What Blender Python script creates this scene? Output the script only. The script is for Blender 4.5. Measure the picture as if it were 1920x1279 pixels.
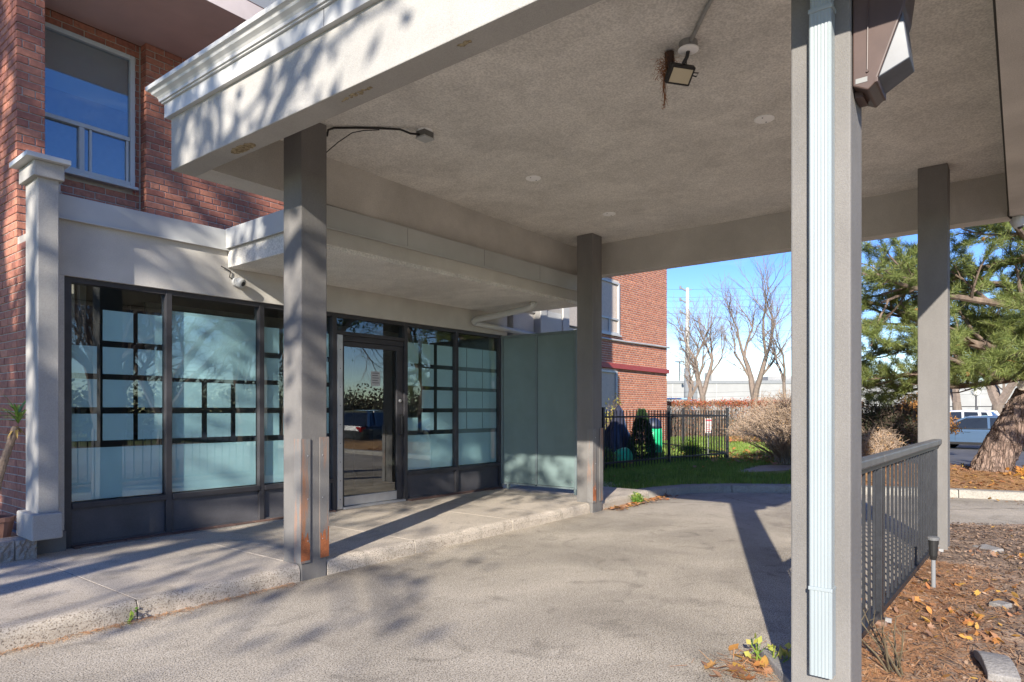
import bpy, bmesh, math, random
import numpy as np
from mathutils import Vector, Matrix, noise as mnoise
R = math.radians
scene = bpy.context.scene
for o in list(bpy.data.objects): bpy.data.objects.remove(o)
col = scene.collection

# ------------------------------------------------------------------ camera
F_PX, CX, HY, EYE = 1239.0, 960.0, 769.0, 1.30
YAW = math.atan2(957.0, F_PX)
cam_d = bpy.data.cameras.new('Camera'); cam = bpy.data.objects.new('Camera', cam_d); col.objects.link(cam)
cam_d.sensor_fit = 'HORIZONTAL'; cam_d.sensor_width = 36.0
cam_d.lens = F_PX * 36.0 / 1920.0
cam_d.shift_y = (HY - 639.5) / 1920.0
cam_d.clip_start = 0.05; cam_d.clip_end = 2000
cam.location = (0, 0, EYE); cam.rotation_euler = (R(90), 0, YAW - R(90))
scene.camera = cam
fwd = Vector((math.cos(YAW), math.sin(YAW), 0)); rgt = Vector((math.sin(YAW), -math.cos(YAW), 0))

# ------------------------------------------------------------------ sky, sun, exposure
SUN_TO = Vector((-0.93, -0.37, 0.43)).normalized()
w = bpy.data.worlds.new('World'); scene.world = w; w.use_nodes = True
nt = w.node_tree; nt.nodes.clear()
wo = nt.nodes.new('ShaderNodeOutputWorld'); bg = nt.nodes.new('ShaderNodeBackground')
sky = nt.nodes.new('ShaderNodeTexSky'); sky.sky_type = 'NISHITA'; sky.sun_disc = False
sky.sun_elevation = math.asin(SUN_TO.z); sky.sun_rotation = math.atan2(SUN_TO.x, SUN_TO.y)
sky.altitude = 1800; sky.air_density = 1.0; sky.dust_density = 0.0; sky.ozone_density = 1.5
# thin even wisps of high cloud over the whole sky
tc = nt.nodes.new('ShaderNodeTexCoord'); mp = nt.nodes.new('ShaderNodeMapping'); mp.inputs['Scale'].default_value = (1.2, 1.2, 5.0)
cn = nt.nodes.new('ShaderNodeTexNoise'); cn.inputs['Scale'].default_value = 2.2; cn.inputs['Detail'].default_value = 8; cn.inputs['Roughness'].default_value = 0.6
cr = nt.nodes.new('ShaderNodeValToRGB'); cr.color_ramp.elements[0].position = 0.56; cr.color_ramp.elements[1].position = 0.82
cr.color_ramp.elements[1].color = (0.35, 0.35, 0.35, 1)
mx = nt.nodes.new('ShaderNodeMix'); mx.data_type = 'RGBA'
mx.inputs[7].default_value = (6.0, 6.3, 6.8, 1)
nt.links.new(tc.outputs['Generated'], mp.inputs['Vector']); nt.links.new(mp.outputs[0], cn.inputs['Vector'])
nt.links.new(cn.outputs['Fac'], cr.inputs[0]); nt.links.new(cr.outputs[0], mx.inputs[0])
hs_ = nt.nodes.new('ShaderNodeHueSaturation'); hs_.inputs['Hue'].default_value = 0.52; hs_.inputs['Saturation'].default_value = 1.35; hs_.inputs['Value'].default_value = 1.0
nt.links.new(sky.outputs[0], hs_.inputs['Color']); nt.links.new(hs_.outputs[0], mx.inputs[6]); nt.links.new(mx.outputs[2], bg.inputs['Color'])
bg.inputs['Strength'].default_value = 0.078
nt.links.new(bg.outputs[0], wo.inputs['Surface'])
sd = bpy.data.lights.new('Sun', 'SUN'); sun = bpy.data.objects.new('Sun', sd); col.objects.link(sun)
sd.energy = 3.0; sd.angle = R(0.53); sd.color = (1.0, 0.93, 0.82)
sun.location = (-20, -8, 20); sun.rotation_euler = (-SUN_TO).to_track_quat('-Z', 'Y').to_euler()
vs = scene.view_settings
vs.view_transform = 'Standard'; vs.look = 'None'; vs.gamma = 1.0; vs.use_curve_mapping = False
vs.exposure = 1.65
scene.cycles.max_bounces = 10; scene.cycles.diffuse_bounces = 5; scene.cycles.transparent_max_bounces = 16
scene.cycles.use_denoising = True

# ------------------------------------------------------------------ pixel helpers (a direction; the distance comes from a surface)
def ray(u, v): return fwd + rgt * ((u - CX) / F_PX) + Vector((0, 0, (HY - v) / F_PX))
def G(u, v, z=0.0):
    q = ray(u, v); t = (z - EYE) / q.z
    return Vector((0, 0, EYE)) + q * t
def AT(u, depth, z=None, v=None):
    q = ray(u, HY if v is None else v); p = Vector((0, 0, EYE)) + q * depth
    if z is not None: p.z = z
    return p
def proj(p):
    q = Vector(p) - Vector((0, 0, EYE)); t = q.dot(fwd)
    if t < 0.1: return None
    return CX + F_PX * q.dot(rgt) / t, HY - F_PX * q.z / t, t

# ------------------------------------------------------------------ materials
MATS = {}
def mat(name, c, rough=0.8, var=0.15, scale=3.0, c2=None, bump=0.0, bscale=80.0, metal=0.0, stain=0.0, stretch=(1, 1, 1), spec=0.5,
        fine=0.0, fscale=150.0, island=0.0, coat=0.0, trans=0.0, rng=(0.3, 0.7)):
    if name in MATS: return MATS[name]
    m = bpy.data.materials.new(name); m.use_nodes = True; n = m.node_tree; L = n.links.new
    b = n.nodes['Principled BSDF']; b.inputs['Roughness'].default_value = rough; b.inputs['Metallic'].default_value = metal
    b.inputs['Specular IOR Level'].default_value = spec; b.inputs['Coat Weight'].default_value = coat
    tc = n.nodes.new('ShaderNodeTexCoord'); mp = n.nodes.new('ShaderNodeMapping'); mp.inputs['Scale'].default_value = stretch
    L(tc.outputs['Object'], mp.inputs[0])
    nz = n.nodes.new('ShaderNodeTexNoise'); nz.inputs['Scale'].default_value = scale; nz.inputs['Detail'].default_value = 6; nz.inputs['Roughness'].default_value = 0.62
    L(mp.outputs[0], nz.inputs['Vector'])
    rp = n.nodes.new('ShaderNodeValToRGB'); rp.color_ramp.elements[0].position = rng[0]; rp.color_ramp.elements[1].position = rng[1]
    c = Vector(c[:3]); a = c * (1 - var); z = Vector(c2[:3]) if c2 else c * (1 + var)
    rp.color_ramp.elements[0].color = (*a, 1); rp.color_ramp.elements[1].color = (*z, 1)
    L(nz.outputs['Fac'], rp.inputs[0]); out = rp.outputs[0]
    def mul(out, fac_out, lo, hi, p0, p1):
        r2 = n.nodes.new('ShaderNodeMapRange'); r2.inputs['From Min'].default_value = p0; r2.inputs['From Max'].default_value = p1
        r2.inputs['To Min'].default_value = lo; r2.inputs['To Max'].default_value = hi
        L(fac_out, r2.inputs['Value'])
        mm = n.nodes.new('ShaderNodeVectorMath'); mm.operation = 'SCALE'
        L(out, mm.inputs[0]); L(r2.outputs[0], mm.inputs['Scale'])
        return mm.outputs[0]
    if stain:
        n2 = n.nodes.new('ShaderNodeTexNoise'); n2.inputs['Scale'].default_value = scale * 0.22; n2.inputs['Detail'].default_value = 4; n2.inputs['Distortion'].default_value = 0.6
        L(mp.outputs[0], n2.inputs['Vector']); out = mul(out, n2.outputs['Fac'], 1 - stain, 1 + stain * 0.6, 0.35, 0.65)
    if fine:
        n3 = n.nodes.new('ShaderNodeTexNoise'); n3.inputs['Scale'].default_value = fscale; n3.inputs['Detail'].default_value = 3
        L(tc.outputs['Object'], n3.inputs['Vector']); out = mul(out, n3.outputs['Fac'], 1 - fine, 1 + fine, 0.35, 0.65)
    if island:
        oi = n.nodes.new('ShaderNodeObjectInfo'); ge = n.nodes.new('ShaderNodeNewGeometry')
        ad = n.nodes.new('ShaderNodeMath'); ad.operation = 'ADD'; L(oi.outputs['Random'], ad.inputs[0]); L(ge.outputs['Random Per Island'], ad.inputs[1])
        fr = n.nodes.new('ShaderNodeMath'); fr.operation = 'FRACT'; L(ad.outputs[0], fr.inputs[0])
        out = mul(out, fr.outputs[0], 1 - island, 1 + island, 0, 1)
    L(out, b.inputs['Base Color'])
    if bump:
        n4 = n.nodes.new('ShaderNodeTexNoise'); n4.inputs['Scale'].default_value = bscale; n4.inputs['Detail'].default_value = 4
        L(tc.outputs['Object'], n4.inputs['Vector'])
        bp = n.nodes.new('ShaderNodeBump'); bp.inputs['Strength'].default_value = bump; bp.inputs['Distance'].default_value = 0.01
        L(n4.outputs['Fac'], bp.inputs['Height']); L(bp.outputs[0], b.inputs['Normal'])
    if trans:
        tr = n.nodes.new('ShaderNodeBsdfTranslucent'); L(out, tr.inputs['Color'])
        ms = n.nodes.new('ShaderNodeMixShader'); ms.inputs[0].default_value = trans
        L(b.outputs[0], ms.inputs[1]); L(tr.outputs[0], ms.inputs[2]); L(ms.outputs[0], n.nodes['Material Output'].inputs['Surface'])
    MATS[name] = m; return m

def ramp_mat(name, stops, rough=0.8, island=True, scale=8.0, trans=0.0, bump=0.0, bscale=60):
    """colour picked at random for each loose piece (brick, leaf, needle) from a ramp"""
    if name in MATS: return MATS[name]
    m = bpy.data.materials.new(name); m.use_nodes = True; n = m.node_tree; L = n.links.new
    b = n.nodes['Principled BSDF']; b.inputs['Roughness'].default_value = rough
    oi = n.nodes.new('ShaderNodeObjectInfo'); ge = n.nodes.new('ShaderNodeNewGeometry')
    ad = n.nodes.new('ShaderNodeMath'); ad.operation = 'ADD'; L(oi.outputs['Random'], ad.inputs[0]); L(ge.outputs['Random Per Island'], ad.inputs[1])
    fr = n.nodes.new('ShaderNodeMath'); fr.operation = 'FRACT'; L(ad.outputs[0], fr.inputs[0])
    rp = n.nodes.new('ShaderNodeValToRGB'); e = rp.color_ramp.elements
    e[0].color = (*stops[0], 1); e[1].color = (*stops[-1], 1); e[0].position = 0; e[1].position = 1
    for i in range(1, len(stops) - 1): e.new(i / (len(stops) - 1)).color = (*stops[i], 1)
    L(fr.outputs[0], rp.inputs[0])
    tc = n.nodes.new('ShaderNodeTexCoord'); nz = n.nodes.new('ShaderNodeTexNoise'); nz.inputs['Scale'].default_value = scale; nz.inputs['Detail'].default_value = 5
    L(tc.outputs['Object'], nz.inputs['Vector'])
    mr = n.nodes.new('ShaderNodeMapRange'); mr.inputs['From Min'].default_value = 0.3; mr.inputs['From Max'].default_value = 0.7
    mr.inputs['To Min'].default_value = 0.78; mr.inputs['To Max'].default_value = 1.22; L(nz.outputs['Fac'], mr.inputs['Value'])
    sc = n.nodes.new('ShaderNodeVectorMath'); sc.operation = 'SCALE'; L(rp.outputs[0], sc.inputs[0]); L(mr.outputs[0], sc.inputs['Scale'])
    L(sc.outputs[0], b.inputs['Base Color'])
    if bump:
        n4 = n.nodes.new('ShaderNodeTexNoise'); n4.inputs['Scale'].default_value = bscale; n4.inputs['Detail'].default_value = 4
        L(tc.outputs['Object'], n4.inputs['Vector'])
        bp = n.nodes.new('ShaderNodeBump'); bp.inputs['Strength'].default_value = bump; bp.inputs['Distance'].default_value = 0.01
        L(n4.outputs['Fac'], bp.inputs['Height']); L(bp.outputs[0], b.inputs['Normal'])
    if trans:
        tr = n.nodes.new('ShaderNodeBsdfTranslucent'); L(sc.outputs[0], tr.inputs['Color'])
        ms = n.nodes.new('ShaderNodeMixShader'); ms.inputs[0].default_value = trans
        L(b.outputs[0], ms.inputs[1]); L(tr.outputs[0], ms.inputs[2]); L(ms.outputs[0], n.nodes['Material Output'].inputs['Surface'])
    MATS[name] = m; return m

def aggregate_mat(name, pebbles, dark, scale, pit, bump, big=0.25, rough=0.9):
    """worn paving: pebbles of several tones, dark pits between them, broad patches"""
    m = bpy.data.materials.new(name); m.use_nodes = True; n = m.node_tree; L = n.links.new
    b = n.nodes['Principled BSDF']; b.inputs['Roughness'].default_value = rough; b.inputs['Specular IOR Level'].default_value = 0.3
    tc = n.nodes.new('ShaderNodeTexCoord')
    vo = n.nodes.new('ShaderNodeTexVoronoi'); vo.inputs['Scale'].default_value = scale; L(tc.outputs['Object'], vo.inputs['Vector'])
    sp = n.nodes.new('ShaderNodeSeparateColor'); L(vo.outputs['Color'], sp.inputs[0])
    rp = n.nodes.new('ShaderNodeValToRGB'); e = rp.color_ramp.elements
    e[0].color = (*pebbles[0], 1); e[1].color = (*pebbles[-1], 1); e[0].position = 0; e[1].position = 1
    for i in range(1, len(pebbles) - 1): e.new(i / (len(pebbles) - 1)).color = (*pebbles[i], 1)
    L(sp.outputs[0], rp.inputs[0])
    nz = n.nodes.new('ShaderNodeTexNoise'); nz.inputs['Scale'].default_value = scale * 0.85; nz.inputs['Detail'].default_value = 2; nz.inputs['Roughness'].default_value = 0.5
    L(tc.outputs['Object'], nz.inputs['Vector'])
    pr = n.nodes.new('ShaderNodeMapRange'); pr.inputs['From Min'].default_value = pit - 0.06; pr.inputs['From Max'].default_value = pit + 0.05; L(nz.outputs['Fac'], pr.inputs['Value'])
    mx = n.nodes.new('ShaderNodeMix'); mx.data_type = 'RGBA'; mx.inputs[6].default_value = (*dark, 1); L(pr.outputs[0], mx.inputs[0]); L(rp.outputs[0], mx.inputs[7])
    n2 = n.nodes.new('ShaderNodeTexNoise'); n2.inputs['Scale'].default_value = 0.8; n2.inputs['Detail'].default_value = 7; n2.inputs['Roughness'].default_value = 0.6; n2.inputs['Distortion'].default_value = 0.5
    L(tc.outputs['Object'], n2.inputs['Vector'])
    mr = n.nodes.new('ShaderNodeMapRange'); mr.inputs['From Min'].default_value = 0.32; mr.inputs['From Max'].default_value = 0.68
    mr.inputs['To Min'].default_value = 1 - big; mr.inputs['To Max'].default_value = 1 + big * 0.7; L(n2.outputs['Fac'], mr.inputs['Value'])
    sc = n.nodes.new('ShaderNodeVectorMath'); sc.operation = 'SCALE'; L(mx.outputs[2], sc.inputs[0]); L(mr.outputs[0], sc.inputs['Scale'])
    n5 = n.nodes.new('ShaderNodeTexNoise'); n5.inputs['Scale'].default_value = 2.7; n5.inputs['Detail'].default_value = 5; n5.inputs['Distortion'].default_value = 1.2
    L(tc.outputs['Object'], n5.inputs['Vector'])
    m5 = n.nodes.new('ShaderNodeMapRange'); m5.inputs['From Min'].default_value = 0.56; m5.inputs['From Max'].default_value = 0.72; m5.inputs['To Min'].default_value = 1.0; m5.inputs['To Max'].default_value = 0.72; L(n5.outputs['Fac'], m5.inputs['Value'])
    s5 = n.nodes.new('ShaderNodeVectorMath'); s5.operation = 'SCALE'; L(sc.outputs[0], s5.inputs[0]); L(m5.outputs[0], s5.inputs['Scale'])
    L(s5.outputs[0], b.inputs['Base Color'])
    bp = n.nodes.new('ShaderNodeBump'); bp.inputs['Strength'].default_value = bump; bp.inputs['Distance'].default_value = 0.006
    L(pr.outputs[0], bp.inputs['Height']); L(bp.outputs[0], b.inputs['Normal'])
    MATS[name] = m; return m

def glass_mat(name, tint=(0.86, 0.92, 0.92), ior=2.1, rough=0.0):
    m = bpy.data.materials.new(name); m.use_nodes = True; n = m.node_tree; n.nodes.clear(); L = n.links.new
    o = n.nodes.new('ShaderNodeOutputMaterial'); t = n.nodes.new('ShaderNodeBsdfTransparent'); t.inputs[0].default_value = (*tint, 1)
    g = n.nodes.new('ShaderNodeBsdfGlossy'); g.inputs['Roughness'].default_value = rough; g.inputs['Color'].default_value = (0.96, 0.98, 1, 1)
    ge = n.nodes.new('ShaderNodeNewGeometry'); dt = n.nodes.new('ShaderNodeVectorMath'); dt.operation = 'DOT_PRODUCT'; L(ge.outputs['Incoming'], dt.inputs[0]); L(ge.outputs['Normal'], dt.inputs[1])
    def mth(op, a, b=None):
        q = n.nodes.new('ShaderNodeMath'); q.operation = op
        for i, x in enumerate((a, b)):
            if x is None: continue
            if isinstance(x, (int, float)): q.inputs[i].default_value = x
            else: L(x, q.inputs[i])
        return q.outputs[0]
    f0 = ((ior - 1) / (ior + 1)) ** 2
    cs = mth('SUBTRACT', 1.0, mth('ABSOLUTE', dt.outputs['Value'])); fr = mth('ADD', f0, mth('MULTIPLY', 1 - f0, mth('POWER', cs, 5.0)))
    tc = n.nodes.new('ShaderNodeTexCoord'); nz = n.nodes.new('ShaderNodeTexNoise'); nz.inputs['Scale'].default_value = 1.6; nz.inputs['Detail'].default_value = 1
    L(tc.outputs['Object'], nz.inputs['Vector'])
    bp = n.nodes.new('ShaderNodeBump'); bp.inputs['Strength'].default_value = 0.05; bp.inputs['Distance'].default_value = 0.01; L(nz.outputs['Fac'], bp.inputs['Height'])
    L(bp.outputs[0], g.inputs['Normal'])
    ms = n.nodes.new('ShaderNodeMixShader'); L(fr, ms.inputs[0]); L(t.outputs[0], ms.inputs[1]); L(g.outputs[0], ms.inputs[2])
    L(ms.outputs[0], o.inputs[0]); MATS[name] = m; return m

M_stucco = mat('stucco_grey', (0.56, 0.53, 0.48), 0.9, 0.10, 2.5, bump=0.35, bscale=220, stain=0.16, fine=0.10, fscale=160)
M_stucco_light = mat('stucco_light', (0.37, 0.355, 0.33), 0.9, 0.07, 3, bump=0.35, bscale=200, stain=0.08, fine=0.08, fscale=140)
M_soffit = mat('soffit_stucco', (0.66, 0.635, 0.585), 0.92, 0.07, 9, bump=0.4, bscale=150, stain=0.12, stretch=(1, 0.8, 1), fine=0.17, fscale=75)
M_column = mat('column_paint', (0.175, 0.165, 0.155), 0.85, 0.08, 7, bump=0.3, bscale=220, stain=0.14, fine=0.06, fscale=150, stretch=(1, 1, 0.4))
M_white_metal = mat('white_trim', (0.50, 0.50, 0.485), 0.45, 0.05, 4, stain=0.10)
M_flash = mat('flashing', (0.48, 0.485, 0.47), 0.45, 0.05, 3, stain=0.10)
M_downspout = mat('downspout_paint', (0.30, 0.34, 0.35), 0.4, 0.06, 6, stain=0.10, stretch=(1, 1, .25))
M_frame = mat('dark_frame', (0.045, 0.043, 0.047), 0.5, 0.2, 8, stain=0.2)
M_kick = mat('kick_plate', (0.085, 0.083, 0.09), 0.6, 0.15, 5, stain=0.25, fine=0.1)
M_alu = mat('aluminium', (0.55, 0.55, 0.55), 0.38, 0.08, 10, metal=0.7)
M_black = mat('black_plastic', (0.02, 0.02, 0.02), 0.5, 0.2, 6)
M_cable = mat('black_cable', (0.015, 0.013, 0.012), 0.6, 0.1)
M_iron = mat('painted_iron', (0.022, 0.023, 0.027), 0.45, 0.3, 12, fine=0.15)
M_rail_top = mat('rail_cap', (0.11, 0.107, 0.104), 0.5, 0.15, 9, stain=0.2)
M_rust = mat('rusty_guard', (0.21, 0.20, 0.19), 0.6, 0.15, 2.0, c2=(0.36, 0.15, 0.06), stretch=(9, 9, 0.8), fine=0.12, rng=(0.50, 0.72))
M_rust2 = mat('rust', (0.34, 0.11, 0.04), 0.8, 0.35, 12, fine=0.2)
M_mortar = mat('mortar', (0.46, 0.41, 0.36), 0.95, 0.12, 20, bump=0.3)
M_brick = ramp_mat('brick_clay', [(0.41, 0.155, 0.10), (0.29, 0.115, 0.083), (0.47, 0.19, 0.12), (0.34, 0.125, 0.085), (0.51, 0.215, 0.135), (0.37, 0.14, 0.095)], 0.85, scale=25, bump=0.4, bscale=90)
M_brick_old = ramp_mat('brick_worn', [(0.15, 0.085, 0.065), (0.10, 0.06, 0.05), (0.20, 0.12, 0.095)], 0.9, scale=25)
M_brick_far = ramp_mat('brick_orange', [(0.50, 0.185, 0.10), (0.42, 0.15, 0.085), (0.56, 0.225, 0.125), (0.47, 0.165, 0.09), (0.37, 0.13, 0.08)], 0.88, scale=9)
M_mortar_far = mat('mortar_pale', (0.62, 0.52, 0.43), 0.95, 0.1, 12)
M_glass = glass_mat('storefront_glass', ior=1.75)
M_glass_door = glass_mat('door_glass', (0.55, 0.58, 0.58), ior=2.2)
M_window = glass_mat('window_glass', (0.75, 0.8, 0.82), ior=2.6)
M_film = mat('frosted_film', (0.62, 0.79, 0.82), 0.65, 0.05, 3, stain=0.08, trans=0.12)
M_screen = mat('frosted_screen', (0.185, 0.25, 0.245), 0.22, 0.08, 2.5, stain=0.14)
M_asphalt = aggregate_mat('worn_asphalt', [(0.36, 0.31, 0.24), (0.48, 0.42, 0.335), (0.56, 0.495, 0.40), (0.42, 0.365, 0.29), (0.62, 0.555, 0.455)], (0.15, 0.13, 0.105), 150, 0.43, 0.5, 0.28)
M_walk = aggregate_mat('exposed_concrete', [(0.46, 0.39, 0.31), (0.55, 0.48, 0.39), (0.61, 0.54, 0.45), (0.50, 0.43, 0.345)], (0.23, 0.185, 0.145), 150, 0.40, 0.5, 0.18)
M_kerb = aggregate_mat('kerb_concrete', [(0.29, 0.265, 0.225), (0.34, 0.315, 0.27), (0.38, 0.355, 0.31), (0.31, 0.285, 0.24)], (0.14, 0.125, 0.105), 130, 0.37, 0.6, 0.22)
M_lot = mat('lot_asphalt', (0.10, 0.10, 0.105), 0.9, 0.2, 2, stain=0.2, fine=0.15)
M_grass_soil = mat('lawn_soil', (0.15, 0.18, 0.045), 0.95, 0.3, 3, c2=(0.28, 0.30, 0.08), fine=0.3, fscale=40)
M_grass = ramp_mat('grass_blade', [(0.16, 0.26, 0.035), (0.23, 0.35, 0.055), (0.11, 0.19, 0.03), (0.32, 0.38, 0.09)], 0.6, scale=3, trans=0.3)
M_soil = mat('bed_soil', (0.17, 0.115, 0.08), 0.97, 0.35, 4, c2=(0.38, 0.27, 0.19), bump=0.8, bscale=70, stain=0.3, fine=0.35, fscale=90)
M_straw_soil = mat('straw_soil', (0.33, 0.175, 0.065), 0.97, 0.3, 5, c2=(0.45, 0.25, 0.09), bump=0.7, bscale=60, stain=0.3, fine=0.3, fscale=60)
M_bark = mat('bark', (0.17, 0.125, 0.095), 0.95, 0.35, 6, stretch=(3, 3, 0.8), bump=0.8, bscale=30, stain=0.25)
M_bark_far = mat('bark_far', (0.17, 0.135, 0.105), 0.95, 0.25, 4, stretch=(2, 2, 0.6))
M_twig = mat('twig', (0.20, 0.155, 0.125), 0.95, 0.25, 5)
M_leaf = ramp_mat('fallen_leaf', [(0.50, 0.24, 0.06), (0.40, 0.15, 0.05), (0.56, 0.34, 0.07), (0.30, 0.14, 0.07), (0.48, 0.25, 0.13), (0.20, 0.10, 0.06), (0.36, 0.21, 0.13)], 0.7, trans=0.2)
M_leaf_green = ramp_mat('green_leaf', [(0.07, 0.17, 0.02), (0.13, 0.25, 0.03), (0.30, 0.34, 0.05)], 0.55, trans=0.3)
M_needle = ramp_mat('pine_needle', [(0.13, 0.18, 0.045), (0.20, 0.25, 0.065), (0.28, 0.31, 0.095), (0.085, 0.125, 0.036)], 0.55, trans=0.28)
M_stone = mat('stone_block', (0.36, 0.31, 0.26), 0.95, 0.2, 14, bump=1.0, bscale=45, fine=0.2)
M_bank = mat('far_wall', (0.33, 0.33, 0.325), 0.9, 0.06, 0.6, stain=0.12)

# ------------------------------------------------------------------ mesh building
class MB:
    def __init__(s): s.v = []; s.f = []
    def add(s, vs, fs):
        k = len(s.v); s.v.extend([tuple(p) for p in vs]); s.f.extend([tuple(i + k for i in f) for f in fs])
    def box(s, x0, x1, y0, y1, z0, z1):
        s.add([(x0, y0, z0), (x1, y0, z0), (x1, y1, z0), (x0, y1, z0), (x0, y0, z1), (x1, y0, z1), (x1, y1, z1), (x0, y1, z1)],
              [(0, 3, 2, 1), (4, 5, 6, 7), (0, 1, 5, 4), (1, 2, 6, 5), (2, 3, 7, 6), (3, 0, 4, 7)]); return s
    def obox(s, c, ax, ay, az):
        c = Vector(c); ax = Vector(ax); ay = Vector(ay); az = Vector(az)
        p = [c + ax * i + ay * j + az * k for k in (-1, 1) for (i, j) in ((-1, -1), (1, -1), (1, 1), (-1, 1))]
        s.add(p, [(0, 3, 2, 1), (4, 5, 6, 7), (0, 1, 5, 4), (1, 2, 6, 5), (2, 3, 7, 6), (3, 0, 4, 7)]); return s
    def bar(s, a, b, wd, ht, up=(0, 0, 1)):
        a = Vector(a); b = Vector(b); d = (b - a); L = d.length; d.normalize()
        sd = d.cross(Vector(up)); 
        if sd.length < 1e-4: sd = d.cross(Vector((1, 0, 0)))
        sd.normalize(); u = sd.cross(d)
        return s.obox((a + b) / 2, d * L / 2, sd * wd / 2, u * ht / 2)
    def tube(s, pts, rad, n=6, cap=True):
        pts = [Vector(p) for p in pts]
        if not hasattr(rad, '__len__'): rad = [rad] * len(pts)
        k0 = len(s.v); prev = None
        for i, p in enumerate(pts):
            d = (pts[min(i + 1, len(pts) - 1)] - pts[max(i - 1, 0)])
            d = d.normalized() if d.length > 1e-9 else Vector((0, 0, 1))
            if prev is None: a = d.orthogonal().normalized()
            else:
                a = prev - d * prev.dot(d); a = a.normalized() if a.length > 1e-6 else d.orthogonal().normalized()
            prev = a; b = d.cross(a)
            for j in range(n):
                t = 2 * math.pi * j / n; s.v.append(tuple(p + (a * math.cos(t) + b * math.sin(t)) * rad[i]))
        for i in range(len(pts) - 1):
            for j in range(n):
                q = k0 + i * n; s.f.append((q + j, q + (j + 1) % n, q + n + (j + 1) % n, q + n + j))
        if cap and n > 2:
            s.f.append(tuple(k0 + j for j in reversed(range(n)))); q = k0 + (len(pts) - 1) * n; s.f.append(tuple(q + j for j in range(n)))
        return s
    def lathe(s, c, prof, n=20, axis=(0, 0, 1)):
        """prof: (radius, height) pairs along axis from c"""
        ax = Vector(axis).normalized(); a = ax.orthogonal().normalized(); b = ax.cross(a); c = Vector(c); k0 = len(s.v)
        for r, h in prof:
            for j in range(n):
                t = 2 * math.pi * j / n; s.v.append(tuple(c + ax * h + (a * math.cos(t) + b * math.sin(t)) * r))
        for i in range(len(prof) - 1):
            for j in range(n):
                q = k0 + i * n; s.f.append((q + j, q + (j + 1) % n, q + n + (j + 1) % n, q + n + j))
        s.f.append(tuple(k0 + j for j in reversed(range(n)))); q = k0 + (len(prof) - 1) * n; s.f.append(tuple(q + j for j in range(n)))
        return s
    def prism(s, poly, off):
        """closed 3D polygon pushed along off"""
        n = len(poly); off = Vector(off); p = [Vector(q) for q in poly]
        s.add(p + [q + off for q in p], [tuple(range(n)), tuple(range(2 * n - 1, n - 1, -1))] + [(i, n + i, n + (i + 1) % n, (i + 1) % n) for i in range(n)]); return s
    def tri(s, a, b, c): s.add([a, b, c], [(0, 1, 2)])
    def quad(s, a, b, c, d): s.add([a, b, c, d], [(0, 1, 2, 3)])
    def build(s, name, m, parent=None, world=True, bevel=0.0, smooth=False, kind=None, seg=2, fix=True):
        me = bpy.data.meshes.new(name); v = s.v
        if parent is not None and world:
            inv = wmat(parent).inverted(); v = [tuple(inv @ Vector(p)) for p in v]
        me.from_pydata(v, [], s.f); 
        if fix and len(s.f) < 30000:
            b = bmesh.new(); b.from_mesh(me); bmesh.ops.recalc_face_normals(b, faces=b.faces); b.to_mesh(me); b.free()
        if smooth: me.shade_smooth()
        me.materials.append(m)
        o = bpy.data.objects.new(name, me); col.objects.link(o); o.parent = parent
        if bevel:
            md = o.modifiers.new('bevel', 'BEVEL'); md.width = bevel; md.segments = seg; md.limit_method = 'ANGLE'; md.angle_limit = R(35)
        if kind: o['kind'] = kind
        return o
def wmat(o):
    m = Matrix.LocRotScale(o.location, o.rotation_euler, o.scale)
    return wmat(o.parent) @ m if o.parent else m
def tag(o, label, cat, group=None):
    o['label'] = label; o['category'] = cat
    if group: o['group'] = group
    return o
def thing(name, label, cat, loc=(0, 0, 0), rz=0.0, group=None):
    o = bpy.data.objects.new(name, None); col.objects.link(o); o.location = loc; o.rotation_euler = (0, 0, rz); o.empty_display_size = 0.2
    return tag(o, label, cat, group)
def box_part(name, m, parent, x0, x1, y0, y1, z0, z1, bevel=0.0, world=True):
    return MB().box(x0, x1, y0, y1, z0, z1).build(name, m, parent, world, bevel)
def struct(o): o['kind'] = 'structure'; return o
def rng_unit(rng):
    while True:
        p = Vector((rng.uniform(-1, 1), rng.uniform(-1, 1), rng.uniform(-1, 1)))
        if 0.05 < p.length < 1: return p.normalized()

# ================================================================== GROUND AND PAVING
gm = MB(); gm.quad((-600, -600, -0.62), (900, -600, -0.62), (900, 900, -0.62), (-600, 900, -0.62))
struct(gm.build('ground', M_grass_soil))
def sheet(name, poly, z, m):
    b = bmesh.new(); vs = [b.verts.new((p[0], p[1], z if len(p) < 3 else p[2])) for p in poly]
    f = b.faces.new(vs); bmesh.ops.triangulate(b, faces=[f])
    bmesh.ops.recalc_face_normals(b, faces=b.faces)
    if sum(q.normal.z for q in b.faces) < 0: bmesh.ops.reverse_faces(b, faces=b.faces)
    me = bpy.data.meshes.new(name); b.to_mesh(me); b.free(); me.materials.append(m)
    o = bpy.data.objects.new(name, me); col.objects.link(o); return struct(o)
KERB = [(8.9, 4.34), (9.35, 4.26), (9.9, 4.07), (10.35, 3.62), (10.8, 2.95), (11.25, 2.15), (11.58, 1.35), (11.80, 0.75), (11.98, 0.0), (12.12, -1.0), (12.25, -3.0), (12.35, -10.0)]
sheet('driveway', [(-30, -14), (-30, 4.345)] + [(8.9, 4.345)] + [(x + 0.02, y + 0.01) for x, y in KERB[1:]] + [(12.4, -14)], 0.0, M_asphalt)
sheet('parking_lot', [(17.6, -60), (17.6, 2.6), (24, 4.2), (34, 6.0), (75, 12), (75, -60)], -0.38, M_lot)
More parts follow.
